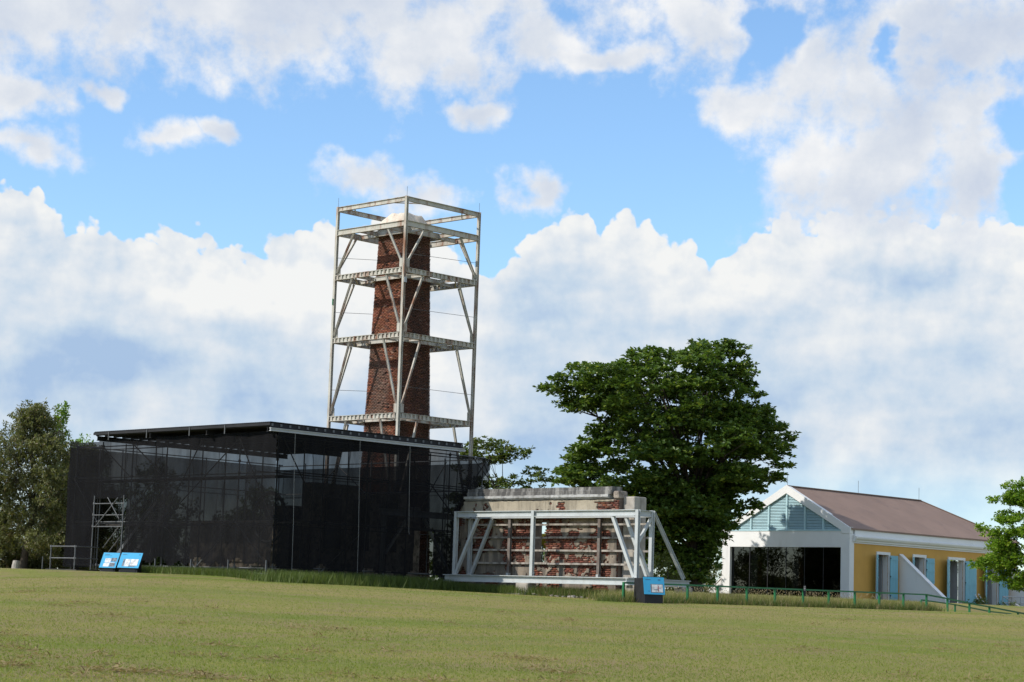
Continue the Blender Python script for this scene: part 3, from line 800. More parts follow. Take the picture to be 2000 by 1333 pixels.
# landing and stairs
la_ = MB(); la_.box(-14.0, -11.7, -1.0, 0.05, -0.05, 0.03); la_.box(-14.0, -11.7, -1.02, -1.0, -0.35, 0.03)
la_.build('landing', 'timber_dark', sh)
for x, z1 in ((-13.75, 1.02), (-11.95, 1.02)):
    MB().tube((x, -0.95, -0.35), (x, -0.95, z1), 0.028, 6).build('standard', 'galvanised', sh)
MB().tube((-11.95, -0.12, -0.3), (-11.95, -0.12, 3.2), 0.028, 6).build('standard', 'galvanised', sh)
MB().tube((-9.85, -0.1, -0.3), (-9.85, -0.1, 3.2), 0.028, 6).build('standard', 'galvanised', sh)
MB().tube((-14.35, -0.95, -0.35), (-14.35, -0.95, 0.55), 0.024, 6).build('standard', 'scaffold_tube', sh)
for z in (0.5, 1.0):
    MB().tube((-13.8, -0.95, z), (-11.85, -0.95, z), 0.026, 6).build('guard_rail', 'galvanised', sh)
    MB().tube((-11.9, -0.95, z), (-11.9, 0.2, z), 0.026, 6).build('guard_rail', 'galvanised', sh)
for z in (1.88, 2.37, 2.86):
    MB().tube((-12.0, -0.13, z), (-9.8, -0.12, z), 0.024, 6).build('guard_rail', 'scaffold_tube', sh)
for z in (0.5, 1.0, 1.9, 2.4, 2.88):
    o = link('coupler', coup, None, sh); o.location = (-11.95, -0.95 if z < 1.1 else -0.12, z)
    if z < 1.1:
        o = link('coupler', coup, None, sh); o.location = (-13.75, -0.95, z)
for yy in (0.35, 1.15):
    MB().bar((-11.6, yy, 0.0), (-8.2, yy, 2.9), 0.04, 0.14, (0, 1, 0)).build('stair_stringer', 'galvanised', sh)
    MB().tube((-11.8, yy, 1.0), (-8.3, yy, 3.95), 0.025, 6).build('hand_rail', 'galvanised', sh)
    MB().tube((-11.8, yy, 0.45), (-8.3, yy, 3.42), 0.022, 6).build('hand_rail', 'galvanised', sh)
stp = MB().box(-0.12, 0.12, 0.38, 1.12, -0.02, 0.02).mesh('stair_tread')
for k in range(13):
    o = link('stair_tread', stp, 'galvanised' if k == 0 else None, sh)
    o.location = (-11.45 + k * 0.255, 0, 0.15 + k * 0.2175)
MB().tube((-11.7, -0.16, 1.9), (-10.2, -0.16, 3.1), 0.024, 6).build('brace', 'galvanised', sh)
MB().tube((-10.6, -0.4, 3.1), (-9.85, -0.3, 2.2), 0.022, 6).build('brace', 'scaffold_tube', sh)
# base sills and screw feet under the net
MB().tube((-9.6, -0.12, 0.02), (-0.1, -0.12, 0.02), 0.03, 6).build('sill_tube', 'galvanised', sh)
for x in xs_[2:]:
    MB().tube((x, -0.12, -0.35), (x, -0.12, 0.55), 0.032, 6).build('foot_jack', 'scaffold_tube', sh)

# masonry and machinery inside
ru = thing('engine_house_ruin', 'dark roofless masonry ruin standing inside the black netting', 'ruin', NO, GA)
def rough_block(x0, x1, y0, y1, z0, z1, seed):
    mb = MB()
    nx_, nz_ = max(3, int((x1 - x0) / 0.5)), max(3, int((z1 - z0) / 0.5))
    mb.box(x0, x1, y0, y1, z0, z1)
    return mb
for k, (x0, x1, y0, y1, z1) in enumerate(((-9.5, -2.4, 3.2, 3.9, 2.3), (-3.1, -2.4, 3.95, 6.6, 3.9), (-3.1, -2.4, 6.75, 10.2, 3.2), (-9.5, -3.15, 9.6, 10.2, 3.8), (-9.5, -8.9, 3.95, 9.55, 2.0), (-6.3, -4.6, 4.6, 6.0, 3.0))):
    rough_block(x0, x1, y0, y1, -0.4, z1, k).build('masonry_wall', 'stone_rubble', ru, bevel=0.06)
for y in (4.6, 6.2, 7.8):
    MB().box(-2.37, -2.3, y, y + 0.9, 1.2, 3.3).build('boarded_opening', 'timber_dark', ru)
fl = thing('flywheel', 'spoked iron flywheel half hidden behind the black net', 'flywheel', tuple(gw(NO, (-3.0, 2.2, 2.35))), GA)
tor = MB()
tor.path([(1.0 * math.cos(t_), 0, 1.0 * math.sin(t_)) for t_ in np.linspace(0, 2 * math.pi, 33)], [0.07] * 33, 6)
tor.build('rim', 'galvanised', fl)
for k in range(6):
    an = k * math.pi / 3
    MB().tube((0.1 * math.cos(an), 0, 0.1 * math.sin(an)), (0.95 * math.cos(an), 0, 0.95 * math.sin(an)), 0.035, 6).build('spoke', 'galvanised', fl)
MB().tube((0, -0.25, 0), (0, 0.9, 0), 0.12, 10).build('hub', 'galvanised', fl)
MB().box(-0.35, 0.35, 0.2, 0.8, -2.6, -0.15).build('pedestal', 'stone_rubble', fl)

# ------------------------------------------------------------------ ruined wall
FO = (-2.52, 86.77, 2.6)
def ruin_wall():
    t = thing('ruined_brick_wall', 'crumbling plastered brick wall with stained cornice behind the white steel frame', 'wall', FO, GA)
    X0, X1, YF, TH, ZB, ZT = -0.35, 8.66, 1.05, 0.62, -0.45, 3.42
    OX0, OX1, OZ0, OZ1 = 3.98, 4.74, 0.86, 2.52
    core = MB()
    yb = YF + 0.06
    core.box(X0, OX0, yb, YF + TH, ZB, ZT); core.box(OX1, X1, yb, YF + TH, ZB, ZT)
    core.box(OX0 - 0.002, OX1 + 0.002, yb + 0.002, YF + TH - 0.002, ZB, OZ0); core.box(OX0 - 0.002, OX1 + 0.002, yb + 0.002, YF + TH - 0.002, OZ1, ZT - 0.002)
    core.build('rubble_core', 'mortar', t)
    # brick facing
    r = np.random.default_rng(12)
    O, LL, HH, DD = [], [], [], []
    nc = int((ZT - ZB) / 0.078)
    for q in range(nc):
        z = ZB + q * 0.078
        p = X0 - (0.12 if q % 2 else 0)
        while p < X1:
            L = 0.235 + r.normal(0, 0.008)
            a, b = max(p, X0), min(p + L, X1)
            m = (a + b) / 2
            if b - a > 0.04 and not (OX0 - 0.05 < m < OX1 + 0.05 and OZ0 - 0.05 < z < OZ1):
                er = fbm(m * 1.1, z * 1.1, 77, 4)
                d_ = 0.065 + r.normal(0, 0.006) - (0.04 if r.random() < 0.06 + 0.5 * (er > 0.66) else 0)
                O.append((a, YF + 0.07, z)); LL.append(b - a - 0.012); HH.append(0.064); DD.append(d_)
            p += L + 0.004
    nb = len(LL)
    tin = brick_tints(nb, 4, (0.185, 0.068, 0.046), (0.12, 0.055, 0.042), (0.32, 0.2, 0.15), 0.3, 0.05)
    vv, ff = brick_boxes([np.array(O), np.tile([1., 0, 0], (nb, 1)), np.tile([0, -1., 0], (nb, 1)), np.array(LL), np.array(HH), np.array(DD)])
    o = link('brick_facing', np_mesh('brick_facing', vv, ff, np.repeat(tin, 8, 0)), 'brick', t); o['kind'] = 'stuff'
    # plaster coat left standing in patches
    def coat(name, x0, x1, z0, z1, keep, mat, y=YF - 0.022, cell=0.045, seed=0):
        nx_, nz_ = int((x1 - x0) / cell), int((z1 - z0) / cell)
        gx, gz = np.meshgrid(np.linspace(x0, x1, nx_ + 1), np.linspace(z0, z1, nz_ + 1))
        cx, cz = (gx[:-1, :-1] + gx[1:, 1:]) / 2, (gz[:-1, :-1] + gz[1:, 1:]) / 2
        K = keep(cx, cz) & ~((cx > OX0 - 0.03) & (cx < OX1 + 0.03) & (cz > OZ0 - 0.02) & (cz < OZ1 + 0.02))
        jx = (fbm(gx * 9, gz * 9, seed + 3, 2) - 0.5) * cell * 0.9; jz = (fbm(gx * 9, gz * 9, seed + 9, 2) - 0.5) * cell * 0.9
        yy = y + (fbm(gx * 1.5, gz * 1.5, seed + 5, 4) - 0.5) * 0.03
        nv = gx.size
        fr = np.stack([gx + jx, yy, gz + jz], -1).reshape(-1, 3)
        bk = fr.copy(); bk[:, 1] += 0.05
        idx = np.arange(nv).reshape(gx.shape)
        a, b, c_, d = idx[:-1, :-1], idx[:-1, 1:], idx[1:, 1:], idx[1:, :-1]
        fs = [np.stack([a[K], b[K], c_[K], d[K]], 1)]
        Kp = np.pad(K, 1)
        for (sl, e0, e1) in (((slice(0, -2), slice(1, -1)), a, b), ((slice(2, None), slice(1, -1)), c_, d), ((slice(1, -1), slice(0, -2)), d, a), ((slice(1, -1), slice(2, None)), b, c_)):
            E = K & ~Kp[sl]
            fs.append(np.stack([e1[E], e0[E], e0[E] + nv, e1[E] + nv], 1))
        link(name, np_mesh(name, np.concatenate([fr, bk]), np.concatenate(fs)), mat, t)
    def low(x, z):
        nse = fbm(x * 1.15 + 3, z * 1.25, 201, 5)
        red = np.zeros_like(nse)
        for bx, bz, rx, rz in ((1.35, 2.0, 0.55, 0.35), (1.5, 1.45, 0.7, 0.35), (3.1, 1.95, 0.9, 0.42), (2.9, 1.45, 1.0, 0.3), (3.4, 0.98, 0.3, 0.25), (5.4, 1.6, 0.75, 0.35), (5.1, 2.25, 0.55, 0.3), (5.2, 1.2, 0.25, 0.3), (6.3, 1.95, 0.3, 0.25), (7.9, 2.0, 0.45, 0.45), (7.75, 1.5, 0.6, 0.35), (8.2, 0.6, 0.3, 0.35), (1.3, 0.25, 0.9, 0.14), (2.6, 0.2, 0.5, 0.12), (7.3, 2.3, 0.4, 0.12), (4.95, 1.7, 0.2, 0.9), (6.9, 0.25, 0.4, 0.1)):
            red = np.maximum(red, 1 - np.sqrt(((x - bx) / rx) ** 2 + ((z - bz) / rz) ** 2))
        return (red + (0.5 - nse) * 2.4 + (0.5 - fbm(x * 4.5, z * 5.5, 230, 3)) * 1.1) < 0.16
    coat('plaster_coat', X0 + 0.1, X1 - 0.02, ZB, 2.62, low, 'plaster_grey', seed=1)
    coat('plaster_coat', X0 + 0.15, X1 - 0.02, 2.625, 3.40, lambda x, z: ((fbm(x * 1.6, z * 1.6, 301, 5) + 0.16 * sstep(3.0, 2.65, z) + (fbm(x * 7, z * 7, 310, 2) - 0.5) * 0.25 < 0.68) & (x < 7.35)) | ((fbm(x * 2.2, z * 2.2, 305, 4) < 0.40) & (x >= 7.35)) | ((z > 3.3) & (x < 8.4)), 'plaster_cream', seed=2)
    # cornice, with a broken right end
    prof = [(0, 0), (-0.05, 0.02), (-0.09, 0.06), (-0.09, 0.15), (0.02, 0.15)]
    def run(name, xa, xb, zb, pr, mat):
        mb = MB(); k = len(pr); nseg = int((xb - xa) / 0.12); r2 = random.Random(len(name) + int(xa * 7))
        for q in range(nseg + 1):
            x = xa + (xb - xa) * q / nseg
            for (py, pz) in pr:
                mb.v.append((x, YF - 0.05 + py + r2.uniform(-0.008, 0.008), zb + pz + r2.uniform(-0.008, 0.008)))
        for q in range(nseg):
            for i_ in range(k):
                j_ = (i_ + 1) % k
                mb.f.append((q * k + i_, q * k + j_, (q + 1) * k + j_, (q + 1) * k + i_))
        mb.f.append(tuple(range(k))); mb.f.append(tuple(nseg * k + q for q in reversed(range(k))))
        return mb.build(name, mat, t)
    run('cornice_moulding', 0.1, 8.22, 3.43, [(0.6, 0), (0, 0), (-0.03, 0.02), (-0.06, 0.05), (-0.11, 0.07), (-0.12, 0.17), (0.6, 0.17)], 'cornice_white')
    run('parapet', 0.25, 8.36, 3.605, [(0.6, 0), (-0.06, 0), (-0.06, 0.16), (-0.03, 0.18), (-0.03, 0.30), (0.6, 0.32)], 'cornice_stain')
    MB().box(8.40, 8.72, YF - 0.06, YF + 0.5, 3.43, 3.74).build('broken_cornice_end', 'stone_rubble', t, bevel=0.07)
    MB().box(8.68, 9.28, YF + 0.25, YF + 1.0, -0.45, 3.52).build('end_pier', 'concrete', t, bevel=0.05)
    MB().box(-0.75, -0.3, YF + 0.05, YF + 0.5, -0.45, 3.2).build('broken_jamb', 'stone_rubble', t, bevel=0.08)
    # opening reveal: sill and lintel
    MB().box(OX0 - 0.12, OX1 + 0.1, YF - 0.05, YF + 0.4, OZ0 - 0.09, OZ0 - 0.004).build('window_sill', 'concrete', t)
    for x in (OX0 - 0.10, OX1 + 0.01):
        MB().box(x, x + 0.09, YF - 0.02, YF + 0.5, OZ0, OZ1).build('window_jamb', 'plaster_grey', t) if x < OX0 else None
    # grass and weeds rooted in the wall top
ruin_wall()

yb_ = thing('yellow_container', 'rounded yellow container seen through the window opening of the ruined wall', 'container', tuple(gw(FO, (2.9, 3.2, -0.25))), GA)
prof_ = [(0.02, 1.52), (0.16, 1.55), (0.34, 1.72), (0.42, 1.95), (0.43, 2.12), (0.40, 2.16), (0.0, 2.2)]
mb = MB(); kk = 16
for (r0, z0) in prof_:
    for q in range(kk):
        mb.v.append((max(r0, 0.005) * math.cos(2 * math.pi * q / kk), max(r0, 0.005) * math.sin(2 * math.pi * q / kk), z0 + 0.2))
for q in range(len(prof_) - 1):
    for i_ in range(kk):
        j_ = (i_ + 1) % kk
        mb.f.append((q * kk + i_, q * kk + j_, (q + 1) * kk + j_, (q + 1) * kk + i_))
mb.build('body', 'plastic_yellow', yb_, smooth=True)
for an in (0.5, 2.6, 4.7):
    MB().tube((0.33 * math.cos(an), 0.33 * math.sin(an), -0.1), (0.3 * math.cos(an), 0.3 * math.sin(an), 1.9), 0.03, 6).build('leg', 'galvanised', yb_)

# ------------------------------------------------------------------ white steel bracing frame
fr = thing('steel_bracing_frame', 'white painted steel beam frame propping the ruined brick wall', 'frame', FO, GA)
WS = 'steel_white'
MB().ibeam((-0.02, 0, 0.135), (10.35, 0, 0.135), 0.26, 0.29, 0.03).build('base_beam', WS, fr)
MB().ibeam((0.66, 0, 2.79), (10.48, 0, 2.79), 0.20, 0.25, 0.03).build('top_beam', WS, fr)
MB().ibeam((0.2, 0.86, 2.78), (10.48, 0.86, 2.78), 0.2, 0.25, 0.03).build('back_top_beam', WS, fr)
for x in (0.6, 10.56):
    MB().ibeam((x, 0, 0.285), (x, 0, 2.92), 0.15, 0.15, 0.025, 0.015, (1, 0, 0)).build('post', WS, fr)
    MB().ibeam((x, 0.86, 0.285), (x, 0.86, 2.92), 0.15, 0.15, 0.025, 0.015, (1, 0, 0)).build('post', WS, fr)
    MB().ibeam((x, 0.1, 2.78), (x, 0.76, 2.78), 0.16, 0.24, 0.025).build('cross_beam', WS, fr)
MB().ibeam((5.08, -0.06, 0.285), (5.08, -0.06, 2.92), 0.15, 0.13, 0.025, 0.015, (1, 0, 0)).build('post', WS, fr)
MB().bar((0.66, 0, 0.30), (1.88, 0, 2.64), 0.12, 0.12, (0, 1, 0)).build('brace', WS, fr)
MB().bar((10.45, 0, 0.30), (9.30, 0, 2.64), 0.13, 0.13, (0, 1, 0)).build('brace', WS, fr)
MB().bar((10.40, 0.86, 0.30), (9.25, 0.86, 2.64), 0.12, 0.12, (0, 1, 0)).build('brace', WS, fr)
MB().bar((0.72, 0.86, 0.30), (1.9, 0.86, 2.64), 0.12, 0.12, (0, 1, 0)).build('brace', WS, fr)
MB().bar((10.56, 0.06, 1.65), (10.56, 0.80, 2.62), 0.10, 0.10, (1, 0, 0)).build('brace', WS, fr)
MB().bar((10.56, 0.06, 1.45), (10.56, 0.80, 0.32), 0.10, 0.10, (1, 0, 0)).build('brace', WS, fr)
MB().ibeam((10.56, 0.95, 2.85), (10.56, 2.9, 0.33), 0.12, 0.12, 0.02, 0.014, (1, 0, 0)).build('raker', WS, fr)
MB().ibeam((10.56, -0.6, 0.135), (10.56, 3.25, 0.135), 0.2, 0.27, 0.03).build('stub_beam', WS, fr)
MB().ibeam((-0.62, 0.3, 0.15), (-0.05, 0.3, 0.15), 0.18, 0.22, 0.03).build('stub_beam', WS, fr)
for x in (2.9, 7.85):
    MB().ibeam((x, 0.88, 0.29), (x, 0.88, 2.64), 0.14, 0.12, 0.02, 0.014, (1, 0, 0)).build('back_post', 'steel_brown', fr)
    MB().box(x - 0.06, x + 0.06, 0.78, 0.95, 0.27, 0.40).build('post_foot', WS, fr)
for k, z in enumerate((2.40, 1.87, 1.34, 0.81)):
    for x0, x1 in ((0.7, 2.82), (2.98, 5.0), (5.05, 7.76), (7.93, 10.47)):
        MB().bar((x0, 0.96, z + random.uniform(-0.012, 0.012)), (x1, 0.96, z + random.uniform(-0.012, 0.012)), 0.13, 0.075).build('waler', 'brown_waler', fr)
wf = thing('steel_bracing_frame', 'white steel beam and posts dimly seen behind the black netting', 'frame', NO, GA)
MB().ibeam((-1.0, 6.5, 2.82), (-1.0, 11.0, 2.82), 0.2, 0.26, 0.03).build('beam', WS, wf)
for y in (6.7, 10.8):
    MB().ibeam((-1.0, y, -0.2), (-1.0, y, 2.68), 0.15, 0.15, 0.025, 0.015, (1, 0, 0)).build('post', WS, wf)
MB().bar((-1.0, 6.85, 1.1), (-1.0, 8.1, 2.67), 0.11, 0.11, (1, 0, 0)).build('brace', WS, wf)
MB().bar((-1.0, 10.65, 0.4), (-1.0, 9.0, 2.67), 0.11, 0.11, (1, 0, 0)).build('brace', WS, wf)
gzb = float(ground_z(*gw(FO, (4.75, 0, 0)).xy)) - FO[2]
cb_ = MB(); cb_.box(4.35, 5.05, -0.22, 0.3, gzb - 0.15, -0.012)
cb_.box(4.05, 5.0, -0.5, 0.35, gzb - 0.15, gzb + 0.06)
tag(cb_.build('footing_block', 'concrete', bevel=0.03), 'tan concrete block under the middle of the white base beam', 'block')
bpy.data.objects['footing_block'].location = FO
bpy.data.objects['footing_block'].rotation_euler = (0, 0, GA)
for k, (x, y) in enumerate(((0.3, 0.1), (10.3, 0.3), (10.56, 2.9))):
    gz = float(ground_z(*gw(FO, (x, y, 0)).xy)) - FO[2]
    o = MB().box(x - 0.25, x + 0.25, y - 0.3, y + 0.3, min(gz - 0.2, -0.3), -0.012).build('footing_block', 'concrete', bevel=0.03)
    o.location = FO; o.rotation_euler = (0, 0, GA)
    tag(o, ('low concrete block under the left end of the white base beam', 'concrete block under the right corner of the white steel frame', 'concrete block under the foot of the slanting white raker')[k], 'block')

# ------------------------------------------------------------------ yellow house
HO = (18.44, 110.0, 2.67)
hs = thing('yellow_house', 'ochre and white one storey house with brown hipped roof and blue shutters', 'house', HO, GA)
W_, L_ = 8.58, 17.5
ZB = -0.9
EV = 3.72
RIDGE = 6.05
# front: pillars, lintel, raking gable bands
MB().box(-0.56, 0.0, 0.0, 0.42, ZB, 3.42).build('corner_pillar', 'wall_white', hs)
pc = MB(); pc.box(-0.56, 0.02, -0.02, 0.30, 3.422, 3.78); pc.build('pillar_cap', 'wall_white', hs, bevel=0.012)
MB().box(-W_, -W_ + 0.55, 0.0, 0.42, ZB, 3.42).build('corner_pillar', 'wall_white', hs)
pc = MB(); pc.box(-W_ - 0.25, -W_ + 0.45, -0.02, 0.30, 3.422, 3.62); pc.build('pillar_cap', 'wall_white', hs, bevel=0.012)
MB().box(-W_ + 0.552, -0.562, 0.004, 0.40, 2.69, 3.56).build('lintel', 'wall_white', hs)
MB().box(-W_ + 0.552, -0.562, -0.02, 0.15, 3.562, 3.64).build('gable_sill', 'louvre_blue', hs)
XC = -4.22
for s, xe in ((1, 0.0), (-1, -W_)):
    xi = XC + s * 3.72
    pts = [(XC, 0.0, 6.10), (xe - s * 0.1, 0.0, 3.66), (xe - s * 0.1 - s * 0.55, 0.0, 3.642), (XC, 0.0, 5.64)]
    if s > 0: pts = [(XC + 0.001, 0, 6.10), (XC + 0.001, 0, 5.64), (xe - 0.62, 0, 3.642), (xe - 0.05, 0, 3.78)]
    else: pts = [(XC - 0.001, 0, 6.10), (xe + 0.0, 0, 3.66), (xe + 0.62, 0, 3.642), (XC - 0.001, 0, 5.64)]
    MB().poly(pts, (0, 0.28, 0)).build('gable_band', 'wall_white', hs)
# louvres
lv = MB().box(XC - 3.6, XC + 3.6, 0.16, 0.18, 3.642, 3.70); lv.build('louvre_backing', 'black_iron', hs)
slat = MB().poly([(-0.5, 0, 0), (0.5, 0, 0), (0.5, 0.058, 0.060), (-0.5, 0.058, 0.060)], (0, 0.008, -0.008)).mesh('slat')
slat.materials.append(MATS['louvre_blue'])
mull = [XC - 2.44, XC - 1.22, XC, XC + 1.22, XC + 2.44]
def tri_h(x):
    return 3.64 + (5.62 - 3.64) * max(0.0, 1 - abs(x - XC) / 3.66)
for x in mull:
    MB().box(x - 0.05, x + 0.05, 0.06, 0.19, 3.642, tri_h(x) + 0.03).build('louvre_mullion', 'louvre_blue', hs)
ed = [XC - 3.66] + mull + [XC + 3.66]
dzs = 0.083
for a, b in zip(ed[:-1], ed[1:]):
    z = 3.66
    while z < 5.6:
        k = 3.66 * (1 - (z - 3.64) / (5.62 - 3.64))
        x0, x1 = max(a + 0.052, XC - k - 0.02), min(b - 0.052, XC + k + 0.02)
        if x1 - x0 > 0.12:
            o = link('slat', slat, None, hs)
            o.location = ((x0 + x1) / 2, 0.10, z); o.scale = (x1 - x0, 1, 1)
        z += dzs
MB().poly([(XC - 3.7, 0.24, 3.645), (XC + 3.7, 0.24, 3.645), (XC, 0.24, 5.66)], (0, 0.02, 0)).build('gable_board', 'black_iron', hs)
# glass front
gx_ = np.linspace(-W_ + 0.56, -0.57, 7)
for k in range(6):
    MB().box(gx_[k] + 0.012, gx_[k + 1] - 0.012, 0.20, 0.212, -0.2, 2.685).build('glass_pane', 'tinted_glass', hs)
for k in range(7):
    MB().box(gx_[k] - 0.02, gx_[k] + 0.02, 0.18, 0.24, -0.2, 2.687).build('glazing_bar', 'black_iron', hs)
MB().box(-W_ + 0.556, -0.565, 0.10, 0.40, ZB, -0.205).build('glass_sill', 'concrete', hs)
# long walls with openings
OPS = [('door', 2.72, 3.74, -0.05, 2.42), ('window', 6.32, 7.38, 0.95, 2.42), ('door', 9.98, 11.50, -0.25, 2.42), ('door', 14.05, 15.25, -0.25, 2.42)]
def long_wall(xa, xb, mat, ops, y0, y1):
    y = y0; k = 0
    for (_, a, b, z0, z1) in ops + [(None, y1, y1, 0, 0)]:
        MB().box(xa, xb, y, a, ZB, 2.93).build('wall', mat, hs)
        if _ is None: break
        MB().box(xa + 0.002, xb - 0.002, a, b, z1, 2.93).build('wall', mat, hs)
        MB().box(xa + 0.002, xb - 0.002, a, b, ZB, z0).build('wall', mat, hs)
        y = b
long_wall(-0.34, -0.03, 'wall_ochre', OPS, 0.424, L_)
OPL = [('window', 2.2, 3.3, 0.3, 2.4), ('window', 6.2, 7.3, 0.3, 2.4), ('window', 10.2, 11.6, 0.0, 2.4), ('window', 14.0, 15.2, 0.3, 2.4)]
long_wall(-W_ + 0.03, -W_ + 0.34, 'wall_ochre', OPL, 0.424, L_)
MB().box(-W_ + 0.345, -5.2, L_ - 0.31, L_ - 0.002, ZB, 2.93).build('wall', 'wall_ochre', hs)
MB().box(-3.6, -0.345, L_ - 0.31, L_ - 0.002, ZB, 2.93).build('wall', 'wall_ochre', hs)
MB().box(-W_ + 0.35, -0.35, 0.45, L_ - 0.32, -0.4, -0.25).build('floor', 'interior_floor', hs)
MB().box(-W_ + 0.35, -0.35, 0.45, L_ - 0.32, 2.95, 3.0).build('ceiling', 'interior', hs)
MB().box(-W_ + 0.4, -5.0, 8.5, 8.65, -0.25, 2.94).build('partition', 'interior', hs)
MB().box(-3.4, -0.4, 8.5, 8.65, -0.25, 2.94).build('partition', 'interior', hs)
# cornice along both sides
cp = [(-0.34, 2.93), (0.03, 2.93), (0.03, 2.98), (0.10, 3.03), (0.10, 3.08), (0.20, 3.16), (0.24, 3.24), (0.24, 3.29), (0.07, 3.34), (0.05, EV), (-0.34, EV)]
for s in (1, -1):
    mb = MB(); k = len(cp)
    pr = [(x if s > 0 else -W_ - x, z) for x, z in cp]
    for y in (0.43, L_ + 0.05):
        for x, z in pr: mb.v.append((x, y, z))
    for q in range(k):
        mb.f.append((q, (q + 1) % k, k + (q + 1) % k, k + q))
    mb.f.append(tuple(range(k))); mb.f.append(tuple(reversed(range(k, 2 * k))))
    mb.build('cornice', 'wall_white', hs)
mb = MB(); pr = cp
mb.poly([(x, 0.30, z) for x, z in [(0.022, 2.93), (0.03, 2.98), (0.12, 3.05), (0.24, 3.20), (0.24, 3.29), (0.06, 3.36), (0.022, 3.36)]], (0, 0.128, 0))
mb.build('cornice_return', 'wall_white', hs)
# roof
rm = MB()
th = (0, 0, -0.09)
rm.poly([(XC, 0.10, RIDGE), (0.10, 0.10, EV - 0.0), (0.10, L_ + 0.1, EV), (XC, 13.45, RIDGE)], th)
rm.build('roof_slope', 'roof_sheet', hs)
rm = MB(); rm.poly([(XC, 0.10, RIDGE), (XC, 13.45, RIDGE), (-W_ - 0.1, L_ + 0.1, EV), (-W_ - 0.1, 0.10, EV)], th); rm.build('roof_slope', 'roof_sheet', hs)
rm = MB(); rm.poly([(XC, 13.45, RIDGE), (0.10, L_ + 0.1, EV), (-W_ - 0.1, L_ + 0.1, EV)], th); rm.build('roof_slope', 'roof_sheet', hs)
MB().bar((XC, 0.06, RIDGE + 0.01), (XC, 13.5, RIDGE + 0.01), 0.22, 0.05).build('ridge_cap', 'roof_sheet', hs)
MB().bar((XC, 13.45, RIDGE + 0.012), (0.10, L_ + 0.1, EV + 0.012), 0.16, 0.05).build('hip_cap', 'roof_sheet', hs)
for y in (0.12, 7.0, 13.4):
    MB().tube((XC, y, RIDGE), (XC, y, RIDGE + 0.75), 0.012, 5).build('lightning_rod', 'galvanised', hs)
# frames, doors and shutters on the right wall
def leaf(parent, ln, z0, z1, hinge_y, ang, sgn):
    """one shutter leaf hinged at hinge_y on the wall plane; ang = 0 flat on the wall, 90 straight out"""
    lf = bpy.data.objects.new('shutter', None)
    mb = MB(); k = 3; wdt = ln / k
    o = None
    for q in range(k):
        mb.box(0.0, 0.035, q * wdt + 0.003, (q + 1) * wdt - 0.003, z0, z1)
    o = mb.build('shutter', 'shutter_blue', parent)
    o.location = (0.075, hinge_y, 0)
    o.rotation_euler = (0, 0, -R(ang) if sgn > 0 else math.pi + R(ang))
    if sgn < 0:
        o.rotation_euler = (0, 0, math.pi + R(ang))
    hz_ = (z0 + 0.18, (z0 + z1) / 2, z1 - 0.22)
    xo = (0.036, 0.055) if sgn > 0 else (-0.02, -0.001)
    for z in hz_:
        MB().box(xo[0], xo[1], 0.01, ln - 0.01, z - 0.035, z + 0.035).build('batten', 'shutter_blue', o)
        MB().box(xo[0], xo[1] + 0.01, -0.035, 0.03, z + 0.04, z + 0.10).build('hinge', 'black_iron', o)
    return o
for k, (kind, a, b, z0, z1) in enumerate(OPS):
    dn = bpy.data.objects.new(kind, None); col.objects.link(dn); dn.parent = hs; dn.empty_display_size = 0.2
    fw = 0.15
    MB().box(-0.06, 0.035, a - fw, b + fw, z1, z1 + fw).build('frame', 'wall_white', dn)
    MB().box(-0.062, 0.033, a - fw, a, z0 - 0.06, z1 - 0.001).build('frame', 'wall_white', dn)
    MB().box(-0.062, 0.033, b, b + fw, z0 - 0.06, z1 - 0.001).build('frame', 'wall_white', dn)
    if kind == 'window':
        MB().box(-0.064, 0.06, a - fw - 0.04, b + fw + 0.04, z0 - 0.15, z0 - 0.061).build('sill', 'wall_white', dn)
    MB().box(-0.345, -0.066, b - 0.02, b - 0.003, z0, z1 - 0.004).build('jamb_lining', 'wall_white', dn)
    MB().box(-0.345, -0.066, a + 0.003, a + 0.02, z0, z1 - 0.004).build('jamb_lining', 'wall_white', dn)
    MB().box(-0.85, -0.36, b - 0.07, b - 0.03, z0, z1 - 0.03).build('inner_door', 'grey_paint', dn)
    wl = (b - a) / 2 + 0.12
    leaf(dn, wl, z0 + 0.02, z1 - 0.02, b + 0.06, 8 + 3 * k, 1)
    leaf(dn, wl, z0 + 0.02, z1 - 0.02, a - 0.06, 27 if k != 2 else 24, -1)
# buttress walls
def buttress(y, sx, name_mat, ln=2.95, top=2.51, parent=hs):
    x0 = -0.028 if sx > 0 else -W_ + 0.028
    mb = MB()
    mb.poly([(x0, y, ZB), (x0 + sx * (ln + 0.4), y, ZB), (x0 + sx * ln, y, 0.05), (x0 + sx * 0.12, y, top - 0.02), (x0, y, top)], (0, 0.28, 0))
    mb.build('buttress', 'wall_white', parent, bevel=0.012)
    cpm = MB(); cpm.bar((x0 + sx * 0.02, y + 0.14, top + 0.005), (x0 + sx * (ln + 0.02), y + 0.14, 0.06), 0.36, 0.05, (0, 1, 0))
    cpm.build('buttress_coping', 'wall_white', parent)
buttress(4.85, 1, None)
buttress(16.6, 1, None, 3.6, 2.3)
buttress(1.4, -1, None, 2.2, 1.9)
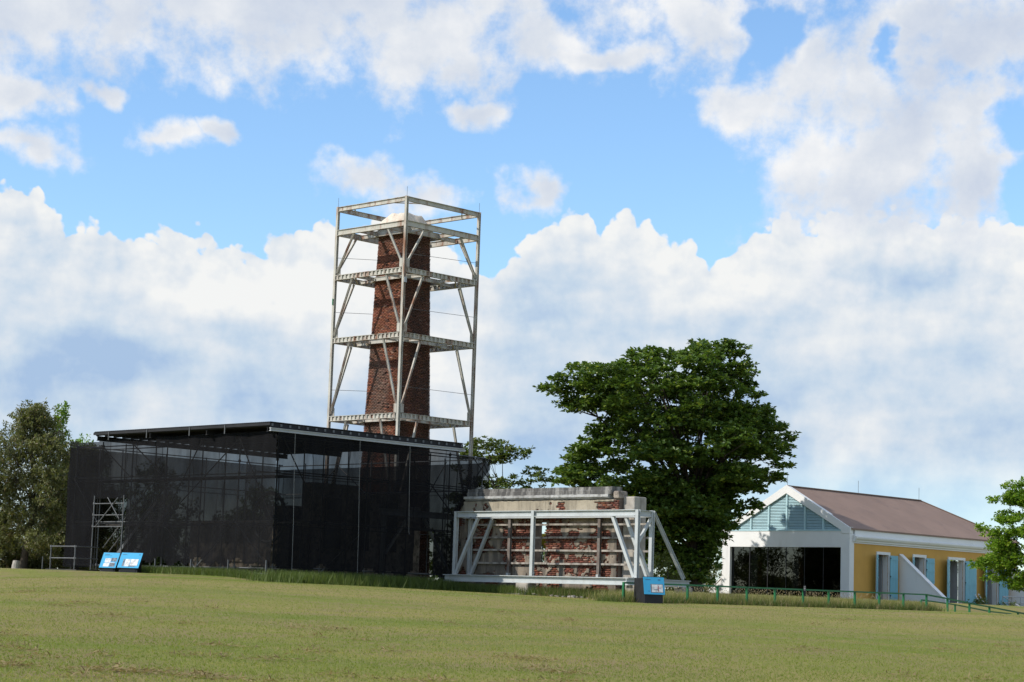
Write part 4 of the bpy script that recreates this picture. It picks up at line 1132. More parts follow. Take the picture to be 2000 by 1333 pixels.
# railings by the doors
for q in range(2):
    MB().bar((0.25 + q * 0.25, 12.3, 0.55), (1.1 + q * 0.25, 12.5, -0.75), 0.05).build('stair_rail', 'wall_white', hs)
ldg = MB(); ldg.box(0.05, 1.6, 13.2, 17.0, ZB - 0.6, -0.4)
for k in range(5):
    ldg.box(1.602 + 0.3 * k, 1.898 + 0.3 * k, 13.4, 16.4, ZB - 0.6, -0.55 - 0.16 * k)
ldg.build('door_steps', 'concrete', hs)
for z in (0.1, 0.45):
    MB().tube((1.5, 13.3, z), (1.5, 16.3, z), 0.03, 6).build('stair_rail', 'grey_paint', hs)
    MB().tube((1.5, 16.3, z), (3.4, 16.3, z - 0.95), 0.03, 6).build('stair_rail', 'grey_paint', hs)
    MB().tube((1.5, 13.3, z), (3.4, 13.3, z - 0.95), 0.03, 6).build('stair_rail', 'grey_paint', hs)
for y in (13.3, 14.3, 15.3, 16.3):
    MB().tube((1.5, y, -0.5), (1.5, y, 0.45), 0.03, 6).build('rail_post', 'grey_paint', hs)

# ------------------------------------------------------------------ green rail fence
FE = (4.36, 75.03)
fe = thing('rail_fence', 'low green metal rail fence along the edge of the lawn', 'fence', (FE[0], FE[1], 0), GA)
fpts = []
for s in [0.0, 2.0, 4.06, 6.07, 8.09, 10.1, 12.18, 14.13, 16.18, 18.17, 20.19, 22.17, 24.03, 26.04, 27.91, 30.68, 33.0]:
    s *= 0.915
    p = gw((FE[0], FE[1], 0), (0, s, 0))
    g_ = float(ground_z(p.x, p.y))
    zt = EYE + 0.915 * (np.interp(s / 0.915, [0, 4, 10, 22.2, 24.03, 26.04, 27.9, 30.7, 33], [2.71, 2.74, 2.77, 2.83, 2.69, 2.51, 2.38, 2.16, 2.0]) - EYE)
    fpts.append((s, min(g_, zt - 0.5), zt))
for s, g_, zt in fpts:
    MB().bar((0, s, g_ - 0.3), (0, s, zt - 0.03), 0.075, 0.075).build('post', 'fence_green', fe)
for (s0, _, z0), (s1, _, z1) in zip(fpts[:-1], fpts[1:]):
    MB().bar((0, s0 - 0.03, z0), (0, s1 + 0.028, z1), 0.08, 0.06).build('rail', 'fence_green', fe)
f2 = thing('rail_fence', 'short lower green rail fence branching off beside the house steps', 'fence', (FE[0], FE[1], 0), GA)
q2 = [(-0.4, 20.5, 2.50), (-0.6, 23.6, 2.36), (-0.8, 26.9, 2.12), (-0.9, 29.0, 2.05)]
for x, s, z in q2:
    p = gw((FE[0], FE[1], 0), (x, s, 0))
    MB().bar((x, s, float(ground_z(p.x, p.y)) - 0.3), (x, s, z - 0.026), 0.06).build('post', 'fence_green', f2)
for a, b in zip(q2[:-1], q2[1:]):
    MB().bar(a, b, 0.06, 0.05).build('rail', 'fence_green', f2)
pl = gw((FE[0], FE[1], 0), (0.07, 12.18 * 0.915, 0))
pt = MB(); pt.bar((0, 0, 2.45), (0, 0, 2.86), 0.10, 0.035)
pt = pt.build('marker_plate', 'sign_black'); pt.location = (pl.x, pl.y, 0); pt.rotation_euler = (0, 0, -0.15)
tag(pt, 'small black marker plate fixed to a green fence post', 'sign')
for q in range(3):
    MB().box(-0.035, 0.03, -0.0225, -0.019, 2.79 - q * 0.06, 2.805 - q * 0.06).build('text_line', 'sign_print', pt)

# ------------------------------------------------------------------ information boards
def board(label, loc, rz, w2, pics, dep=0.43, back=0.46):
    t = thing('information_board', label, 'information board', loc, rz)
    st = MB()
    hgt = 0.86
    # wedge shaped black stand
    for sx in (-w2 * 0.86, w2 * 0.86 - 0.06):
        st.poly([(sx, -0.03 - dep * 0.15, -0.25), (sx, back, -0.25), (sx, back - 0.05, hgt), (sx, dep - 0.06, hgt), (sx, 0.0, 0.30)], (0.06, 0, 0))
    st.box(-w2 * 0.86 + 0.062, w2 * 0.86 - 0.062, back - 0.06, back - 0.055 + 0.0, -0.25, hgt - 0.02)
    st.box(-w2 * 0.86 + 0.062, w2 * 0.86 - 0.062, -0.04, 0.0, -0.25, 0.26)
    st.build('stand', 'sign_black', t)
    a = Vector((0, -0.05, 0.27)); b = Vector((0, dep - 0.05, hgt + 0.03)); u = (b - a); L = u.length; u.normalize(); nrm = Vector((0, -u.z, u.y))
    def plate(nm, x0, x1, s0, s1, off, th_, mat, par):
        mb = MB()
        p = [Vector((x0, 0, 0)) + a + u * s0 * L + nrm * off, Vector((x1, 0, 0)) + a + u * s0 * L + nrm * off, Vector((x1, 0, 0)) + a + u * s1 * L + nrm * off, Vector((x0, 0, 0)) + a + u * s1 * L + nrm * off]
        mb.poly([tuple(q) for q in p], tuple(nrm * th_))
        return mb.build(nm, mat, par)
    plate('backing', -w2 - 0.01, w2 + 0.01, -0.01, 1.03, 0.0, 0.02, 'sign_black', t)
    pn = plate('panel', -w2, w2, 0.0, 1.0, 0.021, 0.012, 'sign_blue', t)
    for (nm, x0, x1, s0, s1, mat) in pics:
        plate(nm, x0 * w2, x1 * w2, s0, s1, 0.034, 0.003, mat, pn)
    return t
def gz(x, y): return float(ground_z(x, y))
P1 = [('title', -0.75, -0.2, 0.86, 0.895, 'sign_ink'), ('subtitle', -0.75, 0.1, 0.79, 0.805, 'sign_ink'),
      ('picture', -0.55, 0.15, 0.36, 0.62, 'sign_print'), ('picture', 0.20, 0.85, 0.42, 0.66, 'sign_photo'), ('picture', -0.6, 0.10, 0.08, 0.30, 'sign_print'), ('picture', 0.16, 0.78, 0.08, 0.32, 'sign_photo'), ('caption', -0.5, 0.7, 0.325, 0.35, 'sign_print')]
P2 = [('title', -0.85, -0.45, 0.86, 0.895, 'sign_ink'), ('mark', 0.7, 0.86, 0.85, 0.90, 'sign_ink'), ('picture', -0.42, 0.05, 0.10, 0.58, 'sign_print'), ('picture', 0.10, 0.80, 0.16, 0.58, 'sign_print'), ('picture', 0.0, 0.62, 0.085, 0.15, 'sign_photo'), ('picture', -0.62, -0.46, 0.10, 0.58, 'sign_photo')]
P3 = [('title', -0.8, -0.3, 0.84, 0.87, 'sign_ink'), ('mark', 0.4, 0.62, 0.82, 0.88, 'sign_ink'), ('frame', -0.35, 0.86, 0.10, 0.60, 'sign_photo'), ('caption', -0.6, -0.45, 0.17, 0.2, 'sign_ink')]
b1 = board('left one of the paired blue information boards before the netted scaffold', (-16.17, 84.0, 2.36), -0.22, 0.36, P1)
b2 = board('right, wider one of the paired blue information boards before the netted scaffold', (-15.30, 83.8, 2.38), -0.22, 0.46, P2)
b3 = board('single blue information board by the green fence with a framed drawing', (5.42, 74.35, 1.95), 0.30, 0.40, P3, 0.16, 1.15)
pn3 = [c_ for c_ in b3.children if c_.name.startswith('panel')][0]
def on_panel(x0, x1, s0, s1, off, mat, nm):
    a = Vector((0, -0.05, 0.27)); b = Vector((0, 0.11, 0.89)); u = (b - a); L = u.length; u.normalize(); nrm = Vector((0, -u.z, u.y))
    p = [a + Vector((x, 0, 0)) * 0.40 + u * s * L + nrm * off for x, s in ((x0, s0), (x1, s0), (x1, s1), (x0, s1))]
    MB().poly([tuple(q) for q in p], tuple(nrm * 0.003)).build(nm, mat, pn3)
on_panel(-0.22, 0.82, 0.13, 0.57, 0.038, 'sign_print', 'picture')
on_panel(0.36, 0.42, 0.17, 0.50, 0.042, 'sign_red', 'drawing')
on_panel(-0.02, 0.38, 0.26, 0.30, 0.0422, 'sign_photo', 'drawing')
on_panel(0.25, 0.60, 0.36, 0.39, 0.0424, 'sign_red', 'drawing')

# ------------------------------------------------------------------ vegetation
def leaves(cent, dirs, nrm, L, Wd, fold=0.25):
    nl = len(cent)
    d = dirs / np.linalg.norm(dirs, axis=1, keepdims=True)
    sd_ = np.cross(nrm, d); sd_ /= np.maximum(np.linalg.norm(sd_, axis=1, keepdims=True), 1e-6)
    up = np.cross(d, sd_)
    L = np.asarray(L).reshape(-1, 1) * np.ones((nl, 1)); Wd = np.asarray(Wd).reshape(-1, 1) * np.ones((nl, 1))
    p0 = cent
    p1 = cent + d * L * 0.55 + sd_ * Wd * 0.5 + up * Wd * fold
    p2 = cent + d * L
    p3 = cent + d * L * 0.55 - sd_ * Wd * 0.5 + up * Wd * fold
    v = np.stack([p0, p1, p2, p3], 1).reshape(-1, 3)
    b = np.arange(nl) * 4
    f = np.concatenate([np.stack([b, b + 1, b + 2], 1), np.stack([b, b + 2, b + 3], 1)])
    return v, f
def rosettes(pos, r, nleaf, L, Wd, flat=0.5, tilt=0.25):
    """a spray of leaves at each position"""
    m = len(pos)
    P_ = np.repeat(pos, nleaf, 0)
    an = r.uniform(0, 2 * np.pi, len(P_))
    el_ = r.normal(tilt, flat, len(P_))
    d = np.stack([np.cos(an) * np.cos(el_), np.sin(an) * np.cos(el_), np.sin(el_)], 1)
    nr = np.array([0, 0, 1.0]) + r.normal(0, 0.45, (len(P_), 3))
    sc_ = r.uniform(0.7, 1.25, len(P_))
    return leaves(P_ + d * 0.02, d, nr, L * sc_, Wd * sc_)
def tints(nleaf_total, r, per, base=None):
    x = r.beta(2, 2, nleaf_total)
    if base is not None: x = np.clip(x * 0.7 + base * 0.6, 0, 1)
    y = r.random(nleaf_total)
    return np.repeat(np.stack([x, y, np.zeros_like(x)], 1), per, 0)
def bez(a, b, c_, k):
    t = np.linspace(0, 1, k)[:, None]
    return (1 - t) ** 2 * a + 2 * t * (1 - t) * b + t ** 2 * c_
def tree(name, label, cat, base, pads, mats, seed, nros, nleaf, L, Wd, trunk_r, fork, nlimb, flat=0.45, tilt=0.2, lean=(0, 0), group=None, fill=0.5):
    """pads: array of (x, y, z, rx, rz) relative to base; rosettes fill each pad, limbs reach for them"""
    r = np.random.default_rng(seed)
    t = thing(name, label, cat, base, 0, group)
    pads = np.asarray(pads, float)
    pos = []
    pb = []
    for (x, y, z, rx, rz) in pads:
        k = max(3, int(nros * (rx ** 2) * r.uniform(0.8, 1.2)))
        q = r.normal(0, 1, (k, 3)); q /= np.linalg.norm(q, axis=1, keepdims=True)
        q *= r.uniform(0.15, 1, (k, 1)) ** fill
        dome = q * np.array([rx, rx, rz])
        dome[:, 2] -= 0.25 * (dome[:, 0] ** 2 + dome[:, 1] ** 2) / max(rx, 0.1) * 0.7
        pos.append(dome + np.array([x, y, z]))
        pb.append(np.full(k, r.uniform(0, 0.6)))
    pos = np.concatenate(pos); pb = np.concatenate(pb)
    v, f = rosettes(pos, r, nleaf, L, Wd, flat, tilt)
    link('crown', np_mesh('crown', v, f, tints(len(pos) * nleaf, r, 4, np.repeat(pb, nleaf))), mats[0], t)
    tb = MB()
    top = np.array([lean[0], lean[1], fork])
    pts = bez(np.array([0, 0, -0.4]), np.array([lean[0] * 0.2, lean[1] * 0.2, fork * 0.5]), top, 7)
    rad = [trunk_r * (1.35 - 0.75 * k / 6) if k else trunk_r * 1.7 for k in range(7)]
    tb.path([tuple(p) for p in pts], rad, 9)
    tb.build('trunk', mats[1], t, smooth=True)
    lb_ = MB()
    order = np.argsort(-pads[:, 3] * r.uniform(0.5, 1, len(pads)))[:nlimb]
    for o_ in order:
        x, y, z, rx, rz = pads[o_]
        fz = min(max(fork * 0.55, z - 0.35 * math.hypot(x - top[0], y - top[1])), fork) if z < fork * 1.6 else fork
        fr_ = np.array([lean[0] * fz / fork, lean[1] * fz / fork, fz * r.uniform(0.85, 1.0)])
        end = np.array([x, y, z - rz * 0.3])
        midp = fr_ * 0.45 + end * 0.55 + np.array([0, 0, 0.12 * np.linalg.norm(end - fr_)]) + r.normal(0, 0.2, 3)
        q = bez(fr_, midp, end, 6)
        r0 = trunk_r * r.uniform(0.16, 0.32)
        lb_.path([tuple(p) for p in q], [r0 * (1 - 0.78 * k / 5) for k in range(6)], 6)
        for _ in range(3):
            e2 = end + np.clip(r.normal(0, 1, 3), -1, 1) * np.array([rx * 0.6, rx * 0.6, rz * 0.5])
            s2 = q[r.integers(2, 5)]
            lb_.path([tuple(s2), tuple((s2 + e2) / 2 + r.normal(0, 0.1, 3)), tuple(e2)], [r0 * 0.4, r0 * 0.28, r0 * 0.12], 5)
    lb_.build('branches', mats[1], t, smooth=True)
    return t

# --- big almond tree, crown in flat tiers
PROF = np.array([(15.69,0.07,2.08),(15.18,-3.39,2.36),(14.48,-5.38,3.12),(13.78,-7.50,3.24),(12.97,-8.14,3.52),(12.06,-7.18,4.28),(11.29,-5.96,5.04),(10.49,-5.80,5.18),(9.67,-6.84,5.12),(8.87,-7.35,5.00),(8.05,-7.45,3.95),(7.26,-6.50,3.43),(6.49,-5.16,3.05),(5.43,-3.67,1.74),(4.40,-2.33,1.55),(3.49,-1.38,1.25)])[::-1]
r_ = np.random.default_rng(21)
pads = []
tb = 2.55
zz = 3.6
while zz < 15.75:
    xl = np.interp(zz, PROF[:, 0], PROF[:, 1]); xr = np.interp(zz, PROF[:, 0], PROF[:, 2])
    cx, a = (xl + xr) / 2, (xr - xl) / 2
    bdep = min(a, 6.3)
    nring = max(3, int(a * bdep * 0.33) + 2) + (5 if zz < 8.5 else 0)
    for q in range(nring):
        an = r_.uniform(0, 2 * np.pi)
        rad = r_.uniform(0.2, 1) ** 0.42
        rx = r_.uniform(0.75, 1.45) * (0.75 if a < 2.5 else 1)
        rad = min(rad, 1.0)
        px_, py_ = cx + np.cos(an) * max(a - rx * 0.75, 0.15) * rad, np.sin(an) * max(bdep - rx * 0.75, 0.2) * rad
        pads.append((px_, py_, zz - tb + r_.uniform(-0.2, 0.2), rx, r_.uniform(0.22, 0.42)))
    for sgn in (-1, 1):                      # branch ends that carry the outline
        if r_.random() < 0.85:
            ex2 = (xl if sgn < 0 else xr)
            pads.append((ex2 - sgn * 0.75, r_.uniform(-1.2, 1.2), zz - tb, 0.8, 0.25))
    zz += 0.52
for q in range(60):                          # inner foliage that closes the crown
    zz = r_.uniform(5.5, 13.5)
    xl = np.interp(zz, PROF[:, 0], PROF[:, 1]); xr = np.interp(zz, PROF[:, 0], PROF[:, 2])
    an = r_.uniform(0, 2 * np.pi); a = (xr - xl) / 2 * 0.62; rd = r_.uniform(0, 1) ** 0.5
    pads.append(((xl + xr) / 2 + math.cos(an) * rd * a, math.sin(an) * rd * a - 0.8, zz - tb, r_.uniform(0.8, 1.3), r_.uniform(0.3, 0.6)))
pads += [(2.3, 0, 15.5 - tb, 0.5, 0.15), (1.7, 0, 15.45 - tb, 0.55, 0.2), (-7.9, -0.5, 12.95 - tb, 0.5, 0.2), (5.0, 0, 10.9 - tb, 0.6, 0.2)]
tree('almond_tree', 'large dark green tropical almond tree with tiered crown beside the house', 'tree', (9.69, 106.0, tb), pads, ('leaf_almond', 'bark_grey'), 31, 27, 12, 0.26, 0.15, 0.42, 4.6, 44, 0.36, 0.15)

# --- thinner almond tree behind the ruined wall
r_ = np.random.default_rng(5)
pads = [(-1.0, 0, 8.3, 0.9, 0.3), (0.1, 0.2, 8.2, 0.9, 0.3), (-1.9, 0.2, 7.9, 0.8, 0.3), (0.9, 0, 7.7, 0.8, 0.3), (1.7, 0.1, 7.9, 0.5, 0.2), (-0.3, -0.3, 7.5, 0.9, 0.3), (1.9, 0.2, 6.7, 0.8, 0.3), (2.6, 0, 6.4, 0.7, 0.25), (3.0, 0.3, 6.9, 0.4, 0.2),
        (0.9, -0.2, 6.2, 0.9, 0.3), (-0.4, 0.3, 6.1, 1.0, 0.35), (-1.4, 0, 6.0, 0.9, 0.3), (0.3, -0.4, 5.3, 1.1, 0.4), (-0.9, 0.2, 5.0, 1.1, 0.4), (1.6, 0.2, 5.4, 0.8, 0.3), (1.1, 0, 4.5, 1.1, 0.4), (-0.3, 0.4, 4.1, 1.2, 0.4), (2.2, 0, 4.4, 0.7, 0.3), (-2.2, 0, 6.8, 0.6, 0.3), (-2.4, 0.3, 5.0, 0.9, 0.3)]
for q in range(34):
    pads.append((r_.uniform(-2.3, 2.2), r_.uniform(-1.5, 1.5), r_.uniform(3.4, 6.3), r_.uniform(0.5, 0.9), 0.3))
for q in range(10):
    pads.append((r_.uniform(-2.0, 1.4), r_.uniform(-1.2, 1.2), r_.uniform(6.8, 8.4), r_.uniform(0.45, 0.7), 0.25))
tree('almond_tree', 'thin open crowned almond tree rising behind the ruined wall', 'tree', (-0.4, 116.0, 2.5), pads, ('leaf_almond_pale', 'bark_grey'), 8, 27, 11, 0.25, 0.12, 0.16, 5.4, 16, 0.4, 0.25, lean=(0.2, 0))

def scrub(name, label, base, width, height, npad, seed, mats=('leaf_scrub', 'bark_grey'), L=0.16, Wd=0.07, low=0.12, nros=60, cat='tree', dens=8, group=None, trunk=0.16, flat=0.8, prx=(0.5, 1.0)):
    r = np.random.default_rng(seed)
    pads = []
    for k in range(npad):
        h = r.uniform(low, 1)
        wd = width * (0.55 + 0.55 * math.sin(math.pi * min(h + 0.1, 1) ** 1.2)) * (1.0 if h < 0.85 else 0.7)
        an = r.uniform(0, 2 * np.pi); q = r.uniform(0, 1) ** 0.5
        rx = r.uniform(*prx)
        pads.append((math.cos(an) * q * wd, math.sin(an) * q * wd * 0.8, h * height - rx * 0.4, rx, rx * r.uniform(0.55, 0.9)))
    return tree(name, label, cat, base, pads, mats, seed + 1, nros, dens, L, Wd, trunk, height * 0.42, min(18, npad), flat, -0.1, (r.uniform(-0.5, 0.5), 0), group)
GL = 2.5
scrub('scrub_tree', 'tall grey green scrub tree at the left edge with a forked bare trunk', (-23.4, 100.0, GL), 2.7, 8.2, 150, 41, L=0.17, Wd=0.065, low=0.16, nros=60)
scrub('scrub_tree', 'dusty olive tree cut off by the left picture edge', (-27.3, 102.0, GL), 2.8, 7.8, 140, 43, L=0.17, Wd=0.065, nros=75)
scrub('scrub_tree', 'shadowed bushy tree between the left scrub tree and the netting', (-21.7, 104.0, GL), 2.0, 6.6, 100, 47, L=0.17, Wd=0.065, nros=75)
scrub('columnar_tree', 'slim bright green leafy column rising above the scrub at left', (-23.7, 108.0, GL), 0.42, 9.1, 60, 51, mats=('leaf_bright', 'bark_grey'), L=0.13, Wd=0.07, prx=(0.3, 0.5), nros=60, trunk=0.1)
scrub('shade_tree', 'bright green treetop peeping above the left end of the netting', (-24.1, 118.0, GL), 1.3, 8.7, 26, 53, mats=('leaf_bright', 'bark_grey'), L=0.2, Wd=0.08)
scrub('shade_tree', 'dark tree seen through the netting left of its middle', (-21.2, 122.0, GL), 2.6, 7.2, 40, 57, mats=('leaf_almond', 'bark_grey'), L=0.24, Wd=0.12, nros=30)
scrub('shade_tree', 'dark tree seen through the netting near its tall corner', (-15.2, 124.0, GL), 2.2, 6.6, 36, 59, mats=('leaf_almond', 'bark_grey'), L=0.24, Wd=0.12, nros=30)
scrub('shade_tree', 'tree behind the netting below the steel tower', (-9.0, 122.0, GL), 2.4, 5.6, 30, 61, mats=('leaf_almond', 'bark_grey'), L=0.24, Wd=0.12, nros=30)
for k, (x, y, lb_) in enumerate(((-20.6, 108.0, 'low dark shrub at the foot of the netting, left end'), (-23.2, 107.0, 'low dark shrub behind the forked scrub trunk'), (-25.8, 106.0, 'low dark shrub near the pale stump'), (-28.3, 105.0, 'low dark shrub at the left picture edge'))):
    scrub('low_shrub', lb_, (x, y, GL), 1.9, 1.9, 40, 300 + 2 * k, L=0.2, Wd=0.1, low=-0.1, nros=34, cat='shrub', trunk=0.05)
scrub('hedge_thicket', 'dark undergrowth thicket behind the left scrub trees', (-24.5, 112.0, GL), 4.2, 4.0, 60, 63, mats=('leaf_scrub', 'bark_grey'), L=0.2, Wd=0.09, low=0.05, nros=30, cat='thicket')
scrub('hedge_thicket', 'dark undergrowth at the foot of the left edge trees', (-29.0, 108.0, GL), 3.4, 4.0, 50, 65, mats=('leaf_scrub', 'bark_grey'), L=0.2, Wd=0.09, low=0.05, nros=30, cat='thicket')
for k, (x, y, h_, lb_) in enumerate(((-20.0, 119, 4.6, 'dark thicket behind the netting at its left end'), (-15.5, 121, 4.2, 'dark thicket behind the netting left of the roof corner'), (-11.0, 119, 4.4, 'dark thicket behind the netting at the roof corner'), (-6.0, 118, 4.2, 'dark thicket behind the netting under the brick chimney'), (-1.5, 122, 4.0, 'dark thicket behind the left part of the ruined wall'), (4.0, 124, 4.2, 'dark thicket behind the right part of the ruined wall'), (9.0, 127, 4.4, 'dark thicket behind the trunk of the big almond tree'))):
    scrub('hedge_thicket', lb_, (x, y, GL), 2.9, h_, 46, 200 + 2 * k, mats=('leaf_almond', 'bark_grey'), L=0.26, Wd=0.13, low=0.03, nros=22, cat='thicket')
scrub('green_bush', 'light green bush between the white raker and the big almond trunk', (8.0, 101.5, GL), 0.85, 2.2, 26, 67, mats=('leaf_olive', 'bark_grey'), L=0.13, Wd=0.06, low=0.05, cat='bush', trunk=0.05, nros=36, prx=(0.35, 0.6))
scrub('green_bush', 'olive bush left of the white house behind the almond trunk', (12.2, 121.0, GL), 1.6, 4.6, 44, 69, mats=('leaf_olive', 'bark_grey'), L=0.16, Wd=0.07, low=0.03, cat='bush', trunk=0.07, nros=26)
scrub('green_bush', 'rounded olive bush hugging the left corner of the white house', (10.9, 116.5, GL), 0.75, 3.0, 44, 171, mats=('leaf_olive', 'bark_grey'), L=0.16, Wd=0.07, low=0.0, cat='bush', trunk=0.06, nros=30)
scrub('green_bush', 'leafy bush behind the end pier of the ruined wall', (5.0, 112.0, GL), 1.7, 3.4, 36, 71, mats=('leaf_olive', 'bark_grey'), L=0.16, Wd=0.07, low=0.03, cat='bush', trunk=0.07, nros=22)
scrub('green_bush', 'small bush seen through the window opening of the ruined wall', (0.2, 104.0, GL), 1.0, 2.2, 22, 73, mats=('leaf_almond_pale', 'bark_grey'), L=0.16, Wd=0.07, low=0.03, cat='bush', trunk=0.05, nros=22)
scrub('shade_tree', 'distant dark treetop just above the hip of the brown roof', (34.6, 165.0, 2.0), 2.0, 8.3, 26, 75, mats=('leaf_almond', 'bark_grey'), L=0.3, Wd=0.15, nros=10)
scrub('green_bush', 'low flowering shrub by the house steps', tuple(gw(HO, (1.6, 10.6, -0.55))), 0.75, 0.95, 16, 77, mats=('leaf_almond_pale', 'bark_grey'), L=0.12, Wd=0.06, low=0.0, cat='bush', trunk=0.03, nros=50, prx=(0.25, 0.45))
scrub('green_bush', 'low dark shrub right of the white stair rails', tuple(gw(HO, (2.2, 12.6, -0.75))), 0.9, 0.9, 16, 79, mats=('leaf_almond_pale', 'bark_grey'), L=0.12, Wd=0.06, low=0.0, cat='bush', trunk=0.03, nros=50, prx=(0.25, 0.45))

# --- bright tree at the right edge
r_ = np.random.default_rng(90)
pads = []
for k in range(130):
    h = r_.uniform(0, 1)
    z = 3.4 + h * 4.9
    wd = 2.9 * math.sqrt(max(0.05, 1 - (2 * (h - 0.42)) ** 2 * 0.9))
    an = r_.uniform(0, 2 * np.pi); q = r_.uniform(0.1, 1) ** 0.45
    rx = r_.uniform(0.4, 0.8)
    pads.append((math.cos(an) * q * (wd - 0.3), math.sin(an) * q * (wd - 0.3) * 0.85, z - 1.45, rx, rx * 0.42))
pads += [(-2.2, 0, 5.9, 0.4, 0.16), (-2.75, 0.2, 4.6, 0.45, 0.2), (-2.9, 0, 2.9, 0.5, 0.25), (-2.5, -0.2, 2.3, 0.5, 0.25), (-1.4, 0, 6.6, 0.5, 0.2)]
tree('shade_tree', 'sunlit bright green tree at the right edge overhanging the house', 'tree', (24.85, 95.0, 1.4), pads, ('leaf_bright', 'bark_grey'), 91, 95, 10, 0.16, 0.09, 0.17, 2.6, 24, 0.5, 0.1)

# --- tree stump at the left
st = MB(); st.path([(0, 0, -0.2), (0, 0, 0.1), (0.02, 0, 0.28), (0.02, 0.01, 0.33)], [0.20, 0.17, 0.155, 0.15], 12)
st = st.build('tree_stump', 'concrete', smooth=False)
st.location = (-21.35, 90.0, gz(-21.35, 90.0) + 0.05)
tag(st, 'short pale tree stump on the grass under the left trees', 'stump')

# ------------------------------------------------------------------ grass
def blades(n_, place, h, wd, r, lean=0.5):
    x, y = place
    z = ground_z(x, y)
    base = np.stack([x, y, z - 0.01], 1)
    an = r.uniform(0, 2 * np.pi, n_)
    d = np.stack([np.cos(an), np.sin(an), np.zeros(n_)], 1)
    hh = h * r.uniform(0.5, 1.3, n_)
    ww = wd * r.uniform(0.7, 1.3, n_)
    la_ = r.normal(0, lean, (n_, 2)) * hh[:, None]
    tip = base + np.stack([la_[:, 0], la_[:, 1], hh], 1)
    v = np.stack([base - d * ww[:, None] * 0.5, base + d * ww[:, None] * 0.5, tip], 1).reshape(-1, 3)
    f = np.arange(n_ * 3).reshape(-1, 3)
    return v, f, base
def grass(name, label, n_, place, h, wd, mat, seed, lean=0.5, dry=None):
    r = np.random.default_rng(seed)
    v, f, base = blades(n_, place(r, n_), h, wd, r, lean)
    pt_ = fbm(base[:, 0] * 0.16, base[:, 1] * 0.28, 60, 4)
    x = np.clip(r.beta(2, 2, n_) * 0.8 + (pt_ - 0.4) * 0.8, 0, 1)
    y = np.clip(r.random(n_) * 0.75 + sstep(0.46, 0.66, fbm(base[:, 0] * 0.25 + 9, base[:, 1] * 0.4, 80, 4)) * 0.45, 0, 1) if dry is None else np.clip(r.random(n_) + dry, 0, 1)
    o = link(name, np_mesh(name, v, f, np.repeat(np.stack([x, y, 0 * x], 1), 3, 0)), mat)
    tag(o, label, 'grass', kind='stuff')
    return o
def fan(y0, y1, pw=1.0, half_w=0.31):
    def f(r, n_):
        y = y0 * (y1 / y0) ** (r.random(n_) ** pw)
        return (r.uniform(-half_w, half_w, n_) * y, y)
    return f
grass('lawn_grass', 'short mown grass blades covering the foreground lawn', 330000, fan(20, 80, 0.9), 0.032, 0.020, 'grass_blade', 101, 0.6)
def strip(o, a, b, wdt):
    def f(r, n_):
        t = r.random(n_)
        lx = a[0] + (b[0] - a[0]) * t + r.normal(0, wdt, n_)
        ly = a[1] + (b[1] - a[1]) * t + r.normal(0, wdt, n_)
        return (o[0] + EX.x * lx + EY.x * ly, o[1] + EX.y * lx + EY.y * ly)
    return f
grass('tall_grass', 'uncut dark green grass along the right side of the netted scaffold', 16000, strip(NO, (0.9, -0.6), (0.8, 9.0), 0.5), 0.42, 0.028, 'grass_tall', 103, 0.35, -0.15)
grass('tall_grass', 'uncut grass at the foot of the left side of the netted scaffold', 7000, strip(NO, (-8.6, -0.6), (-0.2, -0.6), 0.22), 0.30, 0.022, 'grass_tall', 105, 0.35, -0.1)
grass('tall_grass', 'rank grass and weeds under the white base beam', 11000, strip(FO, (4.8, 0.2), (11.0, 0.4), 0.35), 0.36, 0.020, 'grass_tall', 107, 0.4, 0.0)
grass('tall_grass', 'shaded grass below the left half of the white base beam', 7000, strip(FO, (0.2, -0.2), (4.6, -0.1), 0.25), 0.34, 0.022, 'grass_tall', 117, 0.4, -0.1)
grass('tall_grass', 'straggly yellow seeding grass behind the green rail fence', 34000, strip((FE[0], FE[1]), (-0.9, 0.5), (-0.9, 21.5), 0.42), 0.40, 0.020, 'grass_seed', 109, 0.3, 0.05)
grass('tall_grass', 'tufted grass along the posts of the green rail fence', 9000, strip((FE[0], FE[1]), (0.05, -1.2), (0.05, 21.0), 0.2), 0.26, 0.020, 'grass_tall', 111, 0.4, 0.05)
# seed heads
r = np.random.default_rng(120)
x_, y_ = strip((FE[0], FE[1]), (-1.1, 2.5), (-1.1, 19), 0.4)(r, 1100)
z_ = ground_z(x_, y_) + r.uniform(0.34, 0.62, 1100)
dd_ = np.stack([r.normal(0, 0.4, 1100), r.normal(0, 0.4, 1100), np.ones(1100)], 1)
v, f = leaves(np.stack([x_, y_, z_], 1), dd_, r.normal(0, 1, (1100, 3)), 0.07, 0.02)
o = link('grass_seed_heads', np_mesh('grass_seed_heads', v, f, tints(1100, r, 4, np.full(1100, 1.0)) * 0 + np.array([0.5, 0.97, 0])), 'grass_seed')
tag(o, 'pinkish seed heads of the tall grass behind the fence', 'grass', kind='stuff')
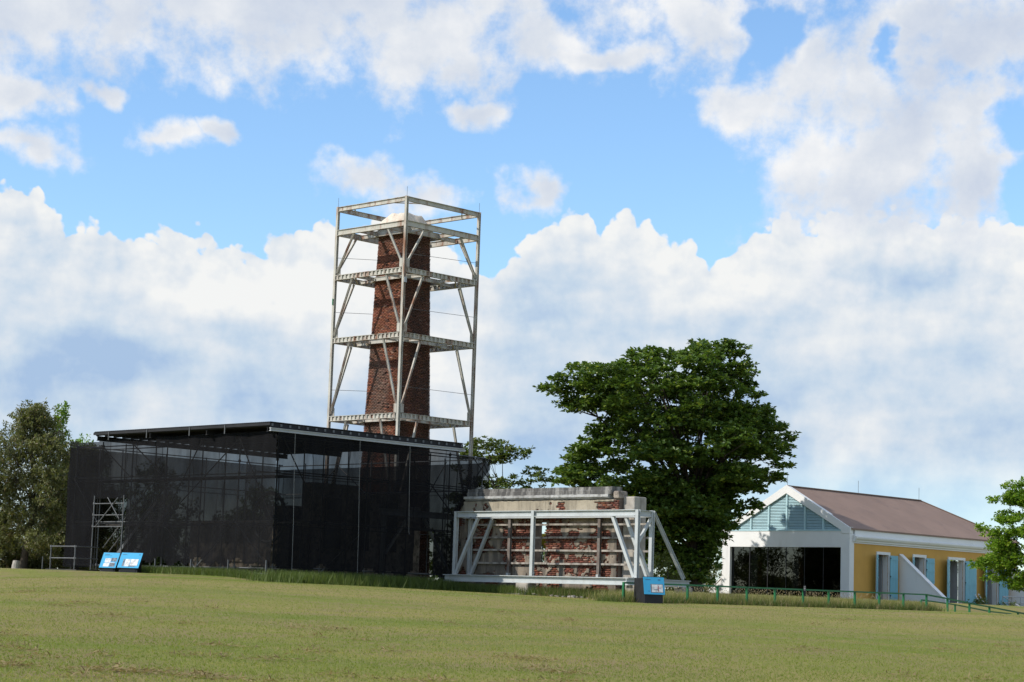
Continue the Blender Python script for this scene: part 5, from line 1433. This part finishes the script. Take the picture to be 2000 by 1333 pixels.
# dry clippings lying on the lawn
r = np.random.default_rng(130)
cl = []
spots = []
for _ in range(70):
    yy = 21 * (62 / 21) ** (r.random() ** 1.5)
    spots.append((r.uniform(-0.29, 0.29) * yy, yy, r.uniform(0.10, 0.30), r.uniform(0.07, 0.14)))
for u0, y0, ln in ((-0.215, 24.6, 2.2), (-0.19, 24.2, 1.2), (-0.25, 24.3, 0.9), (-0.02, 22.6, 1.3), (0.17, 23.0, 1.3), (0.10, 23.4, 0.8), (-0.235, 31.5, 0.6), (-0.13, 27.5, 0.5), (-0.08, 25, 0.5), (0.02, 66, 1.2)):
    for k in range(int(ln * 2.4)):
        spots.append((u0 * y0 + r.uniform(-ln / 2, ln / 2), y0 + r.normal(0, 0.3), r.uniform(0.08, 0.24), r.uniform(0.08, 0.16)))
C_, D_ = [], []
for x, y, rx, ry in spots:
    k = int(60 * rx / 0.2)
    px_, py_ = x + r.normal(0, rx, k), y + r.normal(0, ry, k)
    C_.append(np.stack([px_, py_, ground_z(px_, py_) + 0.015 + 0.075 * np.exp(-(((px_ - x) / rx) ** 2 + ((py_ - y) / ry) ** 2)) * r.random(k)], 1))
    D_.append(np.stack([r.normal(0, 1, k), r.normal(0, 1, k), r.normal(0.15, 0.25, k)], 1))
C_ = np.concatenate(C_); D_ = np.concatenate(D_)
v, f = leaves(C_, D_, np.array([0, 0, 1.0]) + r.normal(0, 0.4, C_.shape), 0.11, 0.016)
o = link('dry_clippings', np_mesh('dry_clippings', v, f, tints(len(C_), r, 4)), 'hay')
tag(o, 'small heaps of dry brown clippings strewn over the lawn', 'clippings', kind='stuff')
# rubble at the foot of the ruined wall
r = random.Random(4)
MBs = []
for k in range(4):
    mb = MB()
    s_ = 0.1
    pts_ = [Vector((r.uniform(-1, 1), r.uniform(-1, 1), r.uniform(-1, 1))).normalized() * r.uniform(0.8, 1.1) for _ in range(14)]
    import bmesh
    bm = bmesh.new()
    for p in pts_: bm.verts.new((p.x, p.y * 0.8, p.z * 0.55))
    bmesh.ops.convex_hull(bm, input=bm.verts)
    me = bpy.data.meshes.new('rubble_stone'); bm.to_mesh(me); bm.free()
    me.materials.append(MATS['stone_rubble' if k % 2 else 'concrete']); MBs.append(me)
for k in range(26):
    lx, ly = r.gauss(7.6, 0.9), r.gauss(-0.45, 0.25)
    p = gw(FO, (lx, ly, 0))
    o = bpy.data.objects.new('rubble_stone', MBs[k % 4]); col.objects.link(o)
    s_ = r.uniform(0.05, 0.13)
    o.scale = (s_, s_, s_); o.location = (p.x, p.y, gz(p.x, p.y) + s_ * 0.3); o.rotation_euler = (0, 0, r.uniform(0, 6))
    tag(o, 'small broken stone in the scatter of rubble below the white base beam', 'stone', 'rubble stones below the base beam')
